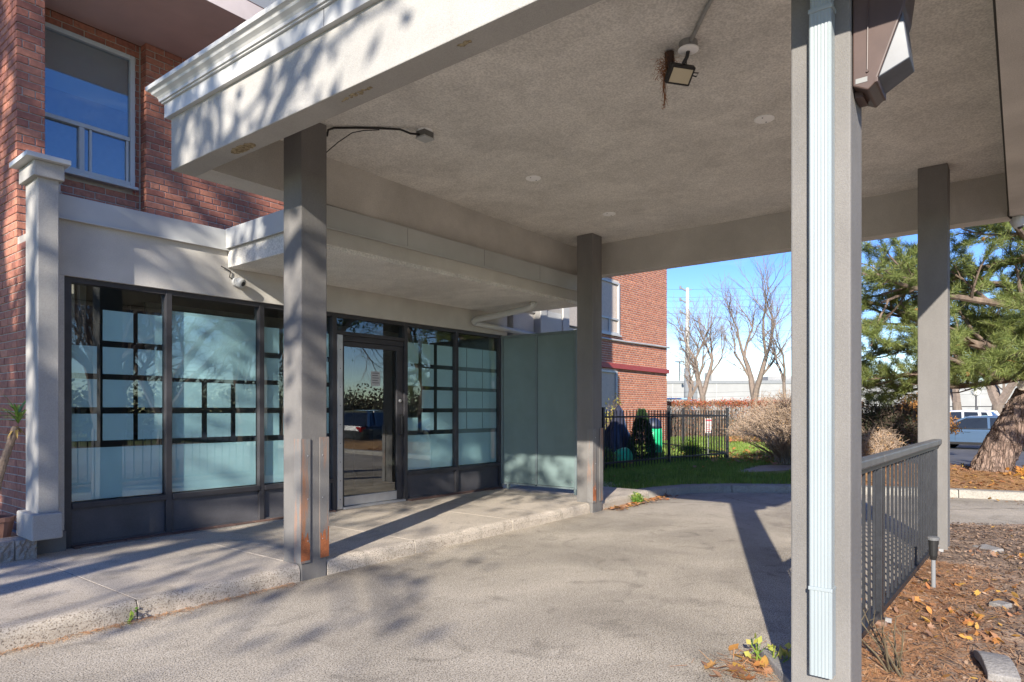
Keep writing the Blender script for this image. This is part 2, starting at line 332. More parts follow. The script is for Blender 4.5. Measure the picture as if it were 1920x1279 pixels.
# kerb that swings round the far end of the drive, in cast lengths
def offset_path(path, d):
    out = []
    for i, p in enumerate(path):
        a = Vector(path[max(i - 1, 0)]); b = Vector(path[min(i + 1, len(path) - 1)]); t = (b - a).normalized()
        nrm = Vector((-t.y, t.x)); q = Vector(p) + nrm * d; out.append((q.x, q.y))
    return out
ki = KERB; ko = offset_path(KERB, 0.26)
kb = thing('kerb', 'pale concrete kerb curving round the far end of the drive', 'kerb', (10, 4, 0)); del kb['label'], kb['category']; struct(kb)
for i in range(len(ki) - 1):
    a, b, c, d = ki[i], ki[i + 1], ko[i + 1], ko[i]
    g = 0.012 if i % 2 else 0.0
    ax = Vector(a); bx = Vector(b); e = (bx - ax).normalized() * g
    m_ = MB(); prof = lambda p, q, zt: [(p[0], p[1], -0.1), (p[0] + (q[0] - p[0]) * 0.07, p[1] + (q[1] - p[1]) * 0.07, zt - 0.015), (p[0] + (q[0] - p[0]) * 0.14, p[1] + (q[1] - p[1]) * 0.14, zt), (q[0], q[1], zt), (q[0], q[1], -0.1)]
    P0 = prof((a[0] + e.x, a[1] + e.y), (d[0] + e.x, d[1] + e.y), 0.115); P1 = prof(b, c, 0.115)
    m_.add(P0 + P1, [(j, j + 1, j + 6, j + 5) for j in range(4)] + [(0, 5, 9, 4), (4, 3, 2, 1, 0), (5, 6, 7, 8, 9)])
    m_.build('kerb_stone', M_kerb, kb)
# raised walk in front of the lobby, cast in slabs
walk = thing('sidewalk', 'x', 'x', (3, 5.3, 0)); del walk['label'], walk['category']; struct(walk)
def slab(x0, x1, y0=4.335, y1=6.45, z1=0.125, notch=None):
    g = 0.003; mb = MB(); xa = notch[0] if notch else x0 + g
    pr = [(y0, -0.1), (y0 - 0.004, z1 - 0.055), (y0 + 0.004, z1 - 0.024), (y0 + 0.018, z1 - 0.007), (y0 + 0.04, z1), (y1, z1), (y1, -0.1)]
    mb.prism([(xa, y, z) for y, z in pr], (x1 - g - xa, 0, 0))
    if notch: mb.box(x0 + g, notch[0] - 0.0005, notch[1], y1, -0.1, z1)
    return mb.build('slab', M_walk, walk, bevel=0.0025, seg=1)
xs = [-9, -6.8, -4.6, -2.4, -0.2, 1.82, 2.985]
for a, b in zip(xs, xs[1:]): slab(a, b)
slab(2.985, 4.18, notch=(3.231, 4.572))
xs = [4.18, 5.62, 7.225]
for a, b in zip(xs, xs[1:]): slab(a, b)
slab(7.225, 8.9, 4.345, 5.05, notch=(7.476, 4.542)); slab(7.225, 7.495, 5.053); slab(7.495, 9.6, 5.06, 6.9, 0.118)
M_joint = mat('joint_dirt', (0.07, 0.058, 0.045), 0.95)
for jx in (-6.8, -4.6, -2.4, -0.2, 1.82, 2.985, 4.18, 5.62, 7.225): MB().box(jx - 0.0028, jx + 0.0028, 4.58 if jx in (2.985, 7.225) else 4.352, 6.4, -0.1, 0.122).build('joint_filler', M_joint, walk)
# cracks in the paving: thin jagged dirt lines
def crack(name, pts, z, wd, seed, parent=None):
    rg = random.Random(seed); mb = MB(); P = []
    for a_, b_ in zip(pts, pts[1:]):
        for k in range(9): t = k / 9; P.append(Vector((a_[0] + (b_[0] - a_[0]) * t + rg.gauss(0, .012), a_[1] + (b_[1] - a_[1]) * t + rg.gauss(0, .012), z)))
    for i in range(len(P) - 1):
        d = (P[i + 1] - P[i]).normalized(); q = Vector((-d.y, d.x, 0)); w0 = wd * rg.uniform(.3, 1.2); w1 = wd * rg.uniform(.3, 1.2)
        mb.quad(P[i] - q * w0, P[i + 1] - q * w1, P[i + 1] + q * w1, P[i] + q * w0)
    return mb.build(name, M_joint, parent, fix=False)
for i_, pts_ in enumerate([[(9.9, 3.6), (9.3, 3.0), (9.5, 2.2), (8.8, 1.4)], [(8.4, 4.25), (9.0, 3.5), (9.3, 3.0)], [(10.2, .9), (9.4, 1.3), (8.8, 1.4), (8.3, 2.2)], [(11.2, -.2), (10.2, .9)]]):
    o_ = crack('drive_crack', pts_, 0.004, 0.006, i_); struct(o_)
crack('slab_crack', [(3.32, 6.2), (3.55, 5.5), (3.45, 4.9), (3.62, 4.36)], 0.1265, 0.0022, 8, walk); crack('slab_crack', [(.6, 6.2), (.75, 5.3), (.55, 4.4)], 0.1265, 0.0025, 9, walk)
# lawn
LAWN = [(8.92, 4.6), (9.35, 4.5), (10.02, 4.28), (10.55, 3.78), (11.02, 3.08), (11.5, 2.25), (13.5, 2.75), (18, 3.3), (24, 4.6), (34, 6.4), (75, 12.4), (120, 60), (90, 160), (8.0, 60), (7.6, 12), (7.6, 6.9), (8.92, 6.9)]
sheet('lawn', LAWN, 0.105, M_grass_soil)
# garden path
sheet('garden_path', [(12.6, 4.25), (13.4, 4.72), (14.4, 4.6), (15.3, 3.6), (14.6, 3.2), (13.6, 3.7)], 0.112, M_kerb)
# planting beds with an uneven surface
def bumpy(name, x0, x1, y0, y1, hf, m, step=0.08, inside=None):
    nx = int((x1 - x0) / step) + 1; ny = int((y1 - y0) / step) + 1; vs = []; fs = []
    for j in range(ny + 1):
        for i in range(nx + 1):
            x = x0 + (x1 - x0) * i / nx; y = y0 + (y1 - y0) * j / ny; vs.append((x, y, hf(x, y)))
    for j in range(ny):
        for i in range(nx):
            if inside and not inside(x0 + (x1 - x0) * (i + .5) / nx, y0 + (y1 - y0) * (j + .5) / ny): continue
            q = j * (nx + 1) + i; fs.append((q, q + 1, q + nx + 2, q + nx + 1))
    mb = MB(); mb.v = vs; mb.f = fs; o = mb.build(name, m, smooth=True, fix=False); return struct(o)
def bed_edge(x): return 9.0 + max(0, min(1, (0.65 - x) / 0.7)) * 0.5
def h_bed(x, y):
    e = min(1, max(0, (0.76 - y) / 0.10), ) * min(1, max(0, (x - 2.75) / 0.25)) * min(1, max(0, (bed_edge(y) - x) / 0.15))
    nz = mnoise.noise(Vector((x * 1.1, y * 1.1, 3))) * 0.035 + mnoise.noise(Vector((x * 5, y * 5, 7))) * 0.018 + mnoise.noise(Vector((x * 14, y * 14, 1))) * 0.008
    return -0.02 + e * (0.05 + nz)
bumpy('planting_bed', 2.7, 9.6, -5.0, 0.80, h_bed, M_soil, 0.06)
def lerp(a, b, t): return a + (b - a) * max(0, min(1, t))
def kerb_x(y):
    for (x0, y0), (x1, y1) in zip(ko, ko[1:]):
        if y1 <= y <= y0: return x0 + (x1 - x0) * (y - y0) / (y1 - y0)
    return 12.6
def h_isl(x, y):
    k = kerb_x(y)
    h = lerp(0.10, 0.22, (x - k) / 1.6)
    h = lerp(h, -0.42, (x - 15.6) / 2.4)
    return h + mnoise.noise(Vector((x * 0.9, y * 0.9, 5))) * 0.03 + mnoise.noise(Vector((x * 4, y * 4, 9))) * 0.015
bumpy('pine_island', 11.2, 18.4, -9.0, 3.2, h_isl, M_straw_soil, 0.1, lambda x, y: x > kerb_x(y) - 0.06 and y < 2.3 + (x - 11.2) * 0.14)

# ================================================================== PORTICO OVER THE DRIVE
PX0, PX1, PY0, PY1 = 2.397, 8.0, -0.085, 5.134
ZB, ZS = 3.125, 3.541
portico = thing('entrance_portico', 'grey stucco portico on square columns over the drive', 'portico', (5.2, 2.5, 0))
MB().box(PX0 + 0.18, PX1 - 0.2, PY0 + 0.18, PY1 - 0.25, ZS, 3.70).build('ceiling', M_soffit, portico)
# beams butt end to end so that no faces share a plane
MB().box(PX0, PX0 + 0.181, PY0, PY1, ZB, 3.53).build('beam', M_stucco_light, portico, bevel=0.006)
MB().box(PX0 + 0.182, PX1 - 0.2, PY1 - 0.254, PY1 - 0.001, ZB + 0.0015, 3.6).build('beam', M_stucco, portico)
MB().box(PX1 - 0.199, PX1, PY0, PY1, ZB + 0.001, 3.6).build('beam', M_stucco, portico)
MB().box(PX0 + 0.182, PX1 - 0.2, PY0 + 0.001, PY0 + 0.18, ZB + 0.0005, 3.6).build('beam', M_stucco, portico)
def ring(prof, x0, x1, y0, y1):
    """profile (outset, z) carried round a rectangle with mitred corners"""
    mb = MB(); n = len(prof); vs = []
    for (sx, sy) in ((-1, -1), (1, -1), (1, 1), (-1, 1)):
        for o, z in prof: vs.append(((x0 - o) if sx < 0 else (x1 + o), (y0 - o) if sy < 0 else (y1 + o), z))
    fs = []
    for c in range(4):
        d = (c + 1) % 4
        for j in range(n):
            k = (j + 1) % n; fs.append((c * n + j, c * n + k, d * n + k, d * n + j))
    mb.add(vs, fs); return mb
ring([(0.0, 3.522), (0.034, 3.522), (0.034, 3.628), (0.0, 3.628)], PX0, PX1, PY0, PY1).build('fascia_board', M_white_metal, portico)
cp = [(0.0, 3.629), (0.05, 3.629), (0.05, 3.642), (0.062, 3.642), (0.064, 3.66), (0.074, 3.675), (0.086, 3.684), (0.098, 3.692), (0.104, 3.706), (0.116, 3.714), (0.128, 3.718), (0.131, 3.728), (0.131, 3.748), (0.0, 3.748)]
ring(cp, PX0, PX1, PY0, PY1).build('crown_moulding', M_white_metal, portico)
MB().box(PX0 + .01, PX1 - .01, PY0 + .01, PY1 - .01, 3.702, 3.74).build('roof', mat('roof_gravel', (0.3, 0.29, 0.27)), portico)
for yy in (1.35, 3.2):   # board joints
    MB().box(PX0 - 0.0355, PX0 - 0.034, yy, yy + 0.004, 3.524, 3.626).build('board_joint', M_kick, portico)
def column(x0, y0, zb=-0.1):
    return MB().box(x0, x0 + 0.235, y0, y0 + 0.235, zb, ZS + 0.001).build('column', M_column, portico, bevel=0.008)
colA = column(2.99, 4.33); colB = column(7.235, 4.30); colC = column(2.99, 0.556); colD = column(7.15, 0.535)
def guard(parent, x, y, sx, sy, z0, z1, wd=0.085, t=0.007):
    """steel corner angle standing just proud of the column corner (x, y); sx, sy point into the column"""
    e = 0.004; mb = MB()
    ax, ay = x - sx * (e + t), y - sy * (e + t)
    poly = [(ax, ay), (ax + sx * wd, ay), (ax + sx * wd, ay + sy * t), (ax + sx * t, ay + sy * t), (ax + sx * t, ay + sy * wd), (ax, ay + sy * wd)]
    mb.prism([(p[0], p[1], z0) for p in poly], (0, 0, z1 - z0)); g = mb.build('corner_guard', M_rust, parent)
    lo = MB(); q = 0.0006
    poly = [(ax - sx * q, ay - sy * q), (ax + sx * wd, ay - sy * q), (ax + sx * wd, ay + sy * 0.001), (ax + sx * 0.001, ay + sy * 0.001), (ax + sx * 0.001, ay + sy * wd), (ax - sx * q, ay + sy * wd)]
    return g
guard(colA, 2.99, 4.33, 1, 1, 0.135, 1.08); guard(colA, 3.225, 4.33, -1, 1, 0.150, 1.09)
guard(colB, 7.235, 4.30, 1, 1, 0.128, 1.06); guard(colB, 7.47, 4.30, -1, 1, 0.135, 1.07)
# rust burnt into the foot of the guards: thin scabs of their own shape
def rust_patch(x, y, sx, zt, z0, seed, wd=0.08):
    rg = random.Random(seed); mb = MB(); n = 9; y -= 0.0117
    top = [(x + sx * (wd * i / n - 0.010), y, zt * (0.55 + 0.55 * rg.random())) for i in range(n + 1)]
    for i in range(n):
        a, b = top[i], top[i + 1]; mb.quad((a[0], y, z0), (b[0], y, z0), (b[0], y, z0 + b[2]), (a[0], y, z0 + a[2]))
    return mb
for c_, x_, y_, s_, sd_ in ((colA, 2.99, 4.33, 1, 1), (colA, 3.225, 4.33, -1, 2), (colB, 7.235, 4.30, 1, 3)):
    rust_patch(x_, y_, s_, 0.22, 0.152, sd_).build('rust_scab', M_rust2, c_, fix=False)
for z_ in (0.3, 0.62, 0.95):
    for c_, x_, y_ in ((colA, 3.04, 4.318), (colA, 3.175, 4.318), (colB, 7.285, 4.288)):
        MB().lathe((x_, y_, z_), [(0.0045, 0), (0.004, 0.003), (0.002, 0.004)], 8, (0, -1, 0)).build('bolt', M_alu, c_)
# water stain blisters under the left beam, above the column
rg = random.Random(5)
def blister(cx, cy, lx, ly, n, nm='stain_blister'):
    mb = MB()
    for i in range(n):
        a = rg.uniform(0, 6.28); r = rg.random() ** 0.6; x = cx + lx * r * math.cos(a); y = cy + ly * r * math.sin(a); s = rg.uniform(0.004, 0.013)
        k = 7; c = Vector((x, y, ZB - 0.004 - 0.004 * rg.random())); pts = [Vector((x + s * rg.uniform(.6, 1.2) * math.cos(6.28 * j / k), y + s * 1.5 * rg.uniform(.6, 1.2) * math.sin(6.28 * j / k), ZB - 0.0008)) for j in range(k)]
        for j in range(k): mb.tri(c, pts[(j + 1) % k], pts[j])
    return mb.build(nm, mat('water_stain', (0.26, 0.17, 0.075), 0.9, 0.6, 40, c2=(0.44, 0.37, 0.24)), portico, fix=False)
blister(2.50, 4.30, 0.04, 0.14, 320); blister(2.47, 3.05, 0.015, 0.14, 34); blister(2.46, 2.2, 0.012, 0.05, 16)

# downspout down the near column
ds = thing('downspout', 'pale ribbed metal downspout fixed to the nearest column', 'downspout', (2.92, 0.66, 0.2))
def spout(y0, y1, x0, x1, z0, z1, nm, taper=0.0):
    pts = []; n = 5; W = y1 - y0
    prof = [(x1, y0), (x0 + 0.006, y0), (x0, y0 + 0.006)]
    for i in range(n):
        a = y0 + 0.010 + (W - 0.02) * i / n; b = y0 + 0.010 + (W - 0.02) * (i + 1) / n
        prof += [(x0, a + 0.001), (x0 + 0.0016, a + (b - a) * 0.3), (x0 + 0.0016, a + (b - a) * 0.5), (x0, b - (b - a) * 0.2)]
    prof += [(x0, y1 - 0.006), (x0 + 0.006, y1), (x1, y1)]
    mb = MB(); mb.prism([(p[0], p[1], z0) for p in prof], (0, 0, z1 - z0)); return mb.build(nm, M_downspout, ds)
spout(0.612, 0.700, 2.918, 2.986, 0.205, 0.566, 'pipe_end'); spout(0.616, 0.702, 2.922, 2.986, 0.558, 2.955, 'pipe')
spout(0.618, 0.699, 2.926, 2.986, 2.945, 3.123, 'pipe_top')
MB().box(2.9165, 2.989, 0.610, 0.704, 2.940, 2.958).build('collar', M_downspout, ds, bevel=0.003)
MB().box(2.9155, 2.989, 0.610, 0.703, 0.556, 0.572).build('collar', M_downspout, ds, bevel=0.003)

# wall lantern on the near column
wl = thing('wall_light', 'dark bronze wall pack light with slanted glass on the nearest column', 'wall light', (3.12, 0.552, 2.6))
yb = 0.553; X0, X1 = 3.005, 3.215
side = [(yb, 2.63), (yb - 0.055, 2.60), (yb - 0.085, 2.625), (yb - 0.185, 2.90), (yb - 0.205, 3.06), (yb, 3.10)]
hs = MB().prism([(X0, y, z) for y, z in side], (X1 - X0, 0, 0)).build('housing', mat('bronze_paint', (0.085, 0.052, 0.043), 0.45, 0.15, 8, stain=0.15), wl, bevel=0.006)
ge = [(yb - 0.083, 2.625), (yb - 0.195, 2.93)]
sl = Vector((0, ge[1][0] - ge[0][0], ge[1][1] - ge[0][1])).normalized(); nr = Vector((0, -sl.z, sl.y))
if nr.y > 0: nr = -nr
a0 = Vector((X0 + 0.012, ge[0][0], ge[0][1])) + sl * 0.02; L_ = 0.255; Wx = X1 - X0 - 0.024
lens = MB(); q0 = a0; q1 = a0 + Vector((Wx, 0, 0)); up = sl * L_
pk0 = a0 + Vector((0.02, 0, 0)) + nr * 0.085 + sl * 0.09; pk1 = a0 + Vector((Wx - 0.02, 0, 0)) + nr * 0.085 + sl * 0.09
lens.add([q0, q1, q1 + up, q0 + up, pk0, pk1], [(0, 1, 5, 4), (1, 2, 5), (3, 4, 5, 2), (0, 4, 3), (0, 3, 2, 1)])
lens.build('lens', mat('lens_glass', (0.12, 0.13, 0.15), 0.35, 0.2, 9, spec=0.4, trans=0.3), wl, bevel=0.004)
MB().bar(a0 - nr * 0.004 - sl * 0.012 + Vector((Wx / 2 - 0.105, 0, 0)), a0 - nr * 0.004 - sl * 0.012 + Vector((Wx / 2 + 0.105, 0, 0)), 0.02, 0.02).build('lens_frame', MATS['bronze_paint'], wl, bevel=0.002)
MB().tube([(X0 - 0.004, yb - 0.06, 3.09), (X0 - 0.006, yb - 0.058, 2.9), (X0 - 0.005, yb - 0.055, 2.68)], 0.0022, 6).build('latch_rod', MATS['bronze_paint'], wl)
MB().lathe((X0 - 0.001, yb - 0.055, 2.675), [(0.006, 0), (0.005, 0.005)], 8, (-1, 0, 0)).build('screw', MATS['bronze_paint'], wl)
MB().box(X0 - 0.0015, X0 + 0.0, yb - 0.055, yb - 0.012, 2.635, 2.655).build('rating_plate', mat('plate', (.25, .25, .24), .6), wl)
MB().box(X0 + 0.05, X1 - 0.05, yb - 0.03, yb - 0.0, 2.60, 2.625).build('bracket', MATS['bronze_paint'], wl)

# fittings under the ceiling
def ceiling_disc(x, y, lab, r=0.075):
    t = thing('ceiling_cover', lab, 'cover plate', (x, y, ZS), group='white cover plates on the portico ceiling')
    MB().lathe((x, y, ZS), [(r, 0.0), (r, -0.004), (r - 0.006, -0.008), (0.01, -0.009)], 28).build('plate', mat('bright_white', (0.92, 0.92, 0.90), .5, .03), t)
    for s in (-1, 1): MB().lathe((x + s * r * 0.62, y, ZS - 0.0085), [(0.006, 0), (0.005, -0.003)], 8).build('screw', M_kick, t)
ceiling_disc(5.211, 1.572, 'white round ceiling cover nearest the downspout')
ceiling_disc(5.178, 3.739, 'middle white round ceiling cover halfway along the wall side beam')
ceiling_disc(6.649, 3.735, 'white round ceiling cover near the far column by the frosted screen')
fl = thing('flood_light', 'small black flood light hanging from the ceiling with straw nest', 'flood light', (3.83, 1.6, ZS))
MB().tube([(3.30, 1.17, ZS - 0.02), (3.55, 1.385, ZS - 0.02), (3.79, 1.57, ZS - 0.022)], 0.0125, 10).build('conduit', mat('galvanised', (0.30, 0.30, 0.29), 0.5, 0.15, 12, metal=0.4), fl)
MB().lathe((3.84, 1.61, ZS), [(0.055, 0.0), (0.055, -0.035), (0.05, -0.045)], 20).build('junction_box', MATS['galvanised'], fl)
MB().lathe((3.84, 1.61, ZS - 0.045), [(0.062, 0.0), (0.062, -0.006), (0.055, -0.010), (0.014, -0.012)], 24).build('cover_plate', MATS['bright_white'], fl)
MB().tube([(3.84, 1.61, ZS - 0.055), (3.845, 1.62, ZS - 0.085), (3.86, 1.65, ZS - 0.11)], 0.012, 8).build('knuckle', M_black, fl)
hc = Vector((3.885, 1.685, ZS - 0.155)); fx = Vector((0.80, -0.60, 0)).normalized(); fn = Vector((-0.40, -0.53, -0.75)).normalized(); fu = fx.cross(fn).normalized(); fx = fn.cross(fu)
MB().obox(hc, fx * 0.082, fu * 0.058, fn * 0.022).build('lamp_body', M_black, fl, bevel=0.006)
MB().obox(hc + fn * 0.023, fx * 0.066, fu * 0.043, fn * 0.002).build('lamp_lens', mat('lamp_lens', (0.62, 0.56, 0.40), 0.25, 0.05), fl)
for k in range(7): MB().obox(hc - fn * 0.030 + fx * (-0.06 + 0.02 * k), fx * 0.0025, fu * 0.05, fn * 0.010).build('cooling_fin', M_black, fl)
MB().tube([hc + fx * 0.075 - fn * 0.02, hc + fx * 0.115 - fn * 0.0, hc + fx * 0.11 + fn * 0.02 - fu * 0.03, hc + fx * 0.06 - fn * 0.05, (3.845, 1.62, ZS - 0.07)], 0.004, 6).build('lead', M_cable, fl)
MB().tube([(3.865, 1.745, ZS - 0.01), (3.87, 1.74, ZS - 0.11)], 0.030, 14).build('sensor', mat('sensor_brown', (0.07, 0.04, 0.03), 0.6), fl)
rg = random.Random(3); nest = MB()
for i in range(230):
    p = Vector((3.86, 1.765, ZS - 0.10)) + Vector((rg.gauss(0, .022), rg.gauss(0, .028), rg.gauss(0, .035))); d = rng_unit(rg); d.z -= 0.5; d = d.normalized() * rg.uniform(.02, .055)
    nest.tube([p, p + d * 0.5 + rng_unit(rg) * 0.008, p + d], 0.0012, 3, False)
p = Vector((3.862, 1.775, ZS - 0.13))
for i in range(16):
    q = p + Vector((rg.gauss(0, .004), rg.gauss(0, .004), 0)); nest.tube([q, q + Vector((rg.gauss(0, .006), rg.gauss(0, .006), -.09)), q + Vector((rg.gauss(0, .01), rg.gauss(0, .01), -.12 - .11 * rg.random()))], 0.0013, 3, False)
for i in range(26):
    q = p + Vector((0, 0, -.19)) + Vector((rg.gauss(0, .004), rg.gauss(0, .006), rg.gauss(0, .02))); nest.tube([q, q + rng_unit(rg) * 0.02], 0.0012, 3, False)
no = nest.build('straw_nest', mat('straw', (0.28, 0.12, 0.05), 0.9, 0.4, 40), fl, fix=False)

jb = thing('junction_box', 'grey ceiling junction box on a white disc fed by black cable', 'junction box', (3.767, 3.791, ZS))
MB().lathe((3.767, 3.791, ZS), [(0.062, 0.0), (0.062, -0.006), (0.056, -0.010)], 24).build('disc', MATS['bright_white'], jb)
MB().box(3.715, 3.82, 3.745, 3.84, ZS - 0.055, ZS - 0.010).build('box', mat('box_grey', (0.13, 0.13, 0.12), 0.5, .1), jb, bevel=0.004)
MB().box(3.71, 3.825, 3.74, 3.845, ZS - 0.072, ZS - 0.056).build('lid', mat('lid_grey', (0.40, 0.41, 0.40), 0.5, .1), jb, bevel=0.005)
cb = [(3.715, 3.80, ZS - 0.045), (3.66, 3.845, ZS - 0.045), (3.60, 3.90, ZS - 0.018), (3.50, 4.02, ZS - 0.012), (3.38, 4.16, ZS - 0.012), (3.27, 4.30, ZS - 0.014), (3.24, 4.335, ZS - 0.03), (3.236, 4.345, ZS - 0.08)]
MB().tube(cb, 0.0085, 8).build('cable', M_cable, jb, smooth=True)
cc = [(3.50, 4.03, ZS - 0.022), (3.42, 4.13, ZS - 0.028), (3.36, 4.19, ZS - 0.05), (3.30, 4.29, ZS - 0.12), (3.255, 4.37, ZS - 0.19), (3.237, 4.42, ZS - 0.24), (3.233, 4.43, ZS - 0.50), (3.236, 4.43, ZS - 0.62)]
MB().tube(cc, 0.004, 6).build('drop_cable', M_cable, jb, smooth=True)
# white dome camera under the far right corner, with its cable down the beam
dc = thing('dome_camera', 'white dome camera under the portico corner at the right edge', 'camera', (7.86, 0.03, ZB))
MB().lathe((7.86, 0.03, ZB), [(0.055, -0.001), (0.060, -0.012), (0.060, -0.055), (0.055, -0.075), (0.040, -0.10), (0.015, -0.112)], 24).build('body', M_white_metal, dc, smooth=False)
MB().lathe((7.855, 0.02, ZB - 0.075), [(0.04, 0), (0.03, -0.03), (0.01, -0.042)], 18).build('lens_dome', M_black, dc)
MB().tube([(7.82, 0.085, ZB - 0.012), (7.79, 0.105, ZB + 0.01), (7.6, 0.100, ZB + 0.02), (6.2, 0.099, ZB + 0.06), (4.8, 0.099, ZB + 0.05), (3.4, 0.099, ZB + 0.07)], 0.010, 8).build('cable', M_cable, dc)
MB().tube([(7.82, 0.085, ZB - 0.012), (7.85, 0.06, ZB - 0.012), (7.86, 0.035, ZB - 0.02)], 0.006, 6).build('lead', M_cable, dc)

# ================================================================== LOBBY WITH SHOPFRONT (local frame: x along the front, y into the building)
LO = Vector((2.1, 6.375, 0)); LRZ = -math.atan(0.14 / 5.7)
lobby = thing('lobby', 'single storey lobby with dark framed frosted shopfront and flat canopy', 'lobby', LO, LRZ)
def lb(name, m, x0, x1, y0, y1, z0, z1, bevel=0.0, parent=None):
    return MB().box(x0 - 2.1, x1 - 2.1, y0, y1, z0, z1).build(name, m, parent or lobby, False, bevel)
# walls
lb('header_wall', M_stucco, 1.98, 7.95, 0.0, 0.25, 2.435, 2.92)
lb('pier', M_stucco, 1.975, 2.095, -0.004, 0.30, 0.02, 2.433)
lb('pier', M_stucco, 7.862, 8.1, 0.0, 0.30, 0.02, 2.433)
lb('parapet_flashing', M_flash, 1.985, 3.62, -0.03, 0.30, 2.905, 3.105, 0.004)
lb('flashing_lip', M_flash, 1.983, 3.60, -0.045, -0.031, 2.898, 2.912)
lb('flashing_upstand', M_flash, 1.975, 2.06, -0.034, 0.1, 3.106, 3.27, 0.004)
lb('roof_deck', mat('roof_felt', (0.12, 0.12, 0.12)), 2.32, 9.4, 0.31, 1.55, 2.8, 3.0)
lb('parapet_flashing', M_flash, 7.9, 8.62, -0.03, 0.30, 2.86, 3.08, 0.004)
lb('side_wall', M_stucco, 8.1, 8.62, 0.0, 0.3, 0.0, 2.86)
# pilaster at the left end: shaft, base block, cap with metal lid
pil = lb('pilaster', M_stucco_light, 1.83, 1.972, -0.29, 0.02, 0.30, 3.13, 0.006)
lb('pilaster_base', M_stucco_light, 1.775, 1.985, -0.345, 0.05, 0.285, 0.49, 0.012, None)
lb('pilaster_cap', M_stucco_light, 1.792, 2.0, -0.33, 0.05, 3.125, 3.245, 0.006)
lb('cap_flashing', M_flash, 1.73, 2.03, -0.385, 0.06, 3.246, 3.285, 0.004)
lb('pilaster_footing', M_column, 1.86, 2.094, -0.05, 0.31, 0.0, 0.29)
# pilaster at the right end, seen above the screen
rp_ = lb('pilaster', M_stucco_light, 8.63, 9.42, -0.12, 0.25, 0.1, 3.12, 0.006)
lb('pilaster_panel', M_flash, 8.80, 9.22, -0.132, -0.121, 2.2, 2.9, 0.003)
lb('pilaster_strip', M_white_metal, 8.62, 8.78, -0.15, -0.122, 0.1, 3.1, 0.003)
lb('pilaster_strip', M_white_metal, 9.24, 9.42, -0.15, -0.122, 0.1, 3.1, 0.003)
lb('low_roof_flashing', M_flash, 9.43, 10.3, 0.0, 0.3, 2.30, 2.74, 0.003)
lb('low_wall', M_stucco, 9.43, 10.3, 0.02, 0.3, 0.0, 2.30)
lb('low_roof_edge', M_frame, 9.43, 10.3, -0.03, 0.3, 2.742, 2.76)
# entrance canopy
CY = -1.46
lb('canopy_slab', M_soffit, 3.52, 7.84, CY + 0.012, -0.004, 2.735, 2.93)
lb('canopy_fascia', M_stucco, 3.512, 7.848, CY + 0.004, CY + 0.075, 2.775, 2.92, 0.01)
lb('canopy_flashing', M_flash, 3.50, 7.86, CY - 0.018, CY + 0.003, 2.915, 3.115, 0.003)
lb('canopy_flashing', M_flash, 3.482, 3.4995, CY - 0.018, -0.031, 2.915, 3.112, 0.003)
lb('canopy_flashing', M_flash, 7.861, 7.878, CY - 0.018, -0.004, 2.915, 3.115, 0.003)
lb('canopy_drip', M_flash, 3.50, 7.88, CY - 0.032, CY - 0.0185, 2.905, 2.92)
lb('canopy_roof', MATS['roof_felt'], 3.51, 7.85, CY + 0.01, -0.035, 2.94, 3.05)
for xx in (4.6, 5.75, 6.8): lb('flashing_seam', M_kick, xx, xx + 0.003, CY - 0.0192, CY - 0.018, 2.93, 3.11)
lb('flashing_seam', M_kick, 7.70, 7.703, CY - 0.0192, CY - 0.018, 2.93, 3.11)
# shopfront frame
MXS = [2.105, 2.935, 3.885, 4.80, 5.905, 6.855, 7.805]; MW = 0.055
SILL0, SILL1, HEAD = 0.455, 0.505, 2.39
for i, x in enumerate(MXS):
    wd = MW if i not in (3,) else 0.06
    lb('mullion', M_frame, x, x + wd, 0.03, 0.15, 0.125, 2.434, 0.003)
lb('head_rail', M_frame, 2.161, 7.80, 0.035, 0.145, HEAD, 2.434)
panes = [(2.16, 2.935), (2.99, 3.885), (3.94, 4.80), (5.96, 6.855), (6.91, 7.805)]
for (a, b) in panes:
    lb('sill_rail', M_frame, a + .001, b - .001, 0.02, 0.14, SILL0, SILL1, 0.004)
    lb('kick_panel', M_kick, a + .001, b - .001, 0.065, 0.09, 0.155, SILL0 - 0.001)
    lb('base_rail', M_kick, a + .001, b - .001, 0.04, 0.13, 0.12, 0.154)
for (a, b) in panes:
    lb('glass_pane', M_glass, a + .002, b - .002, 0.080, 0.084, SILL1 + .001, HEAD - .001)
# frosted film squares stuck behind each pane, clear strips between them
ROWS = [(0.515, 0.970), (1.03, 1.268), (1.325, 1.572), (1.622, 1.862), (1.918, 2.19)]
def film(cols, rows, skip=(), big=True, top=None):
    a, b = cols[0][0], cols[-1][1]
    if big: lb('film_sheet', M_film, a, b, 0.090, 0.092, *ROWS[0])
    for r in rows:
        for k, (c0, c1) in enumerate(cols):
            if (r, k) in skip: continue
            lb('film_square', M_film, c0, c1, 0.090, 0.092, *ROWS[r])
    if top: lb('film_sheet', M_film, a, b, 0.090, 0.092, *top)
film([(2.17, 2.372), (2.418, 2.67), (2.71, 2.925)], (1, 2, 3, 4), skip=((4, 0),))
film([(3.0, 3.30), (3.355, 3.60), (3.652, 3.875)], (1, 2), top=(1.61, 2.25))
film([(3.95, 4.15), (4.20, 4.44), (4.49, 4.79)], (1, 2, 3, 4))
film([(5.97, 6.20), (6.262, 6.484), (6.546, 6.845)], (1, 2, 3, 4), skip=((2, 0), (1, 0)))
lb('film_remnant', M_film, 5.97, 6.19, 0.090, 0.092, 1.03, 1.20)
film([(6.92, 7.13), (7.15, 7.475), (7.49, 7.795)], (1, 2, 3, 4))
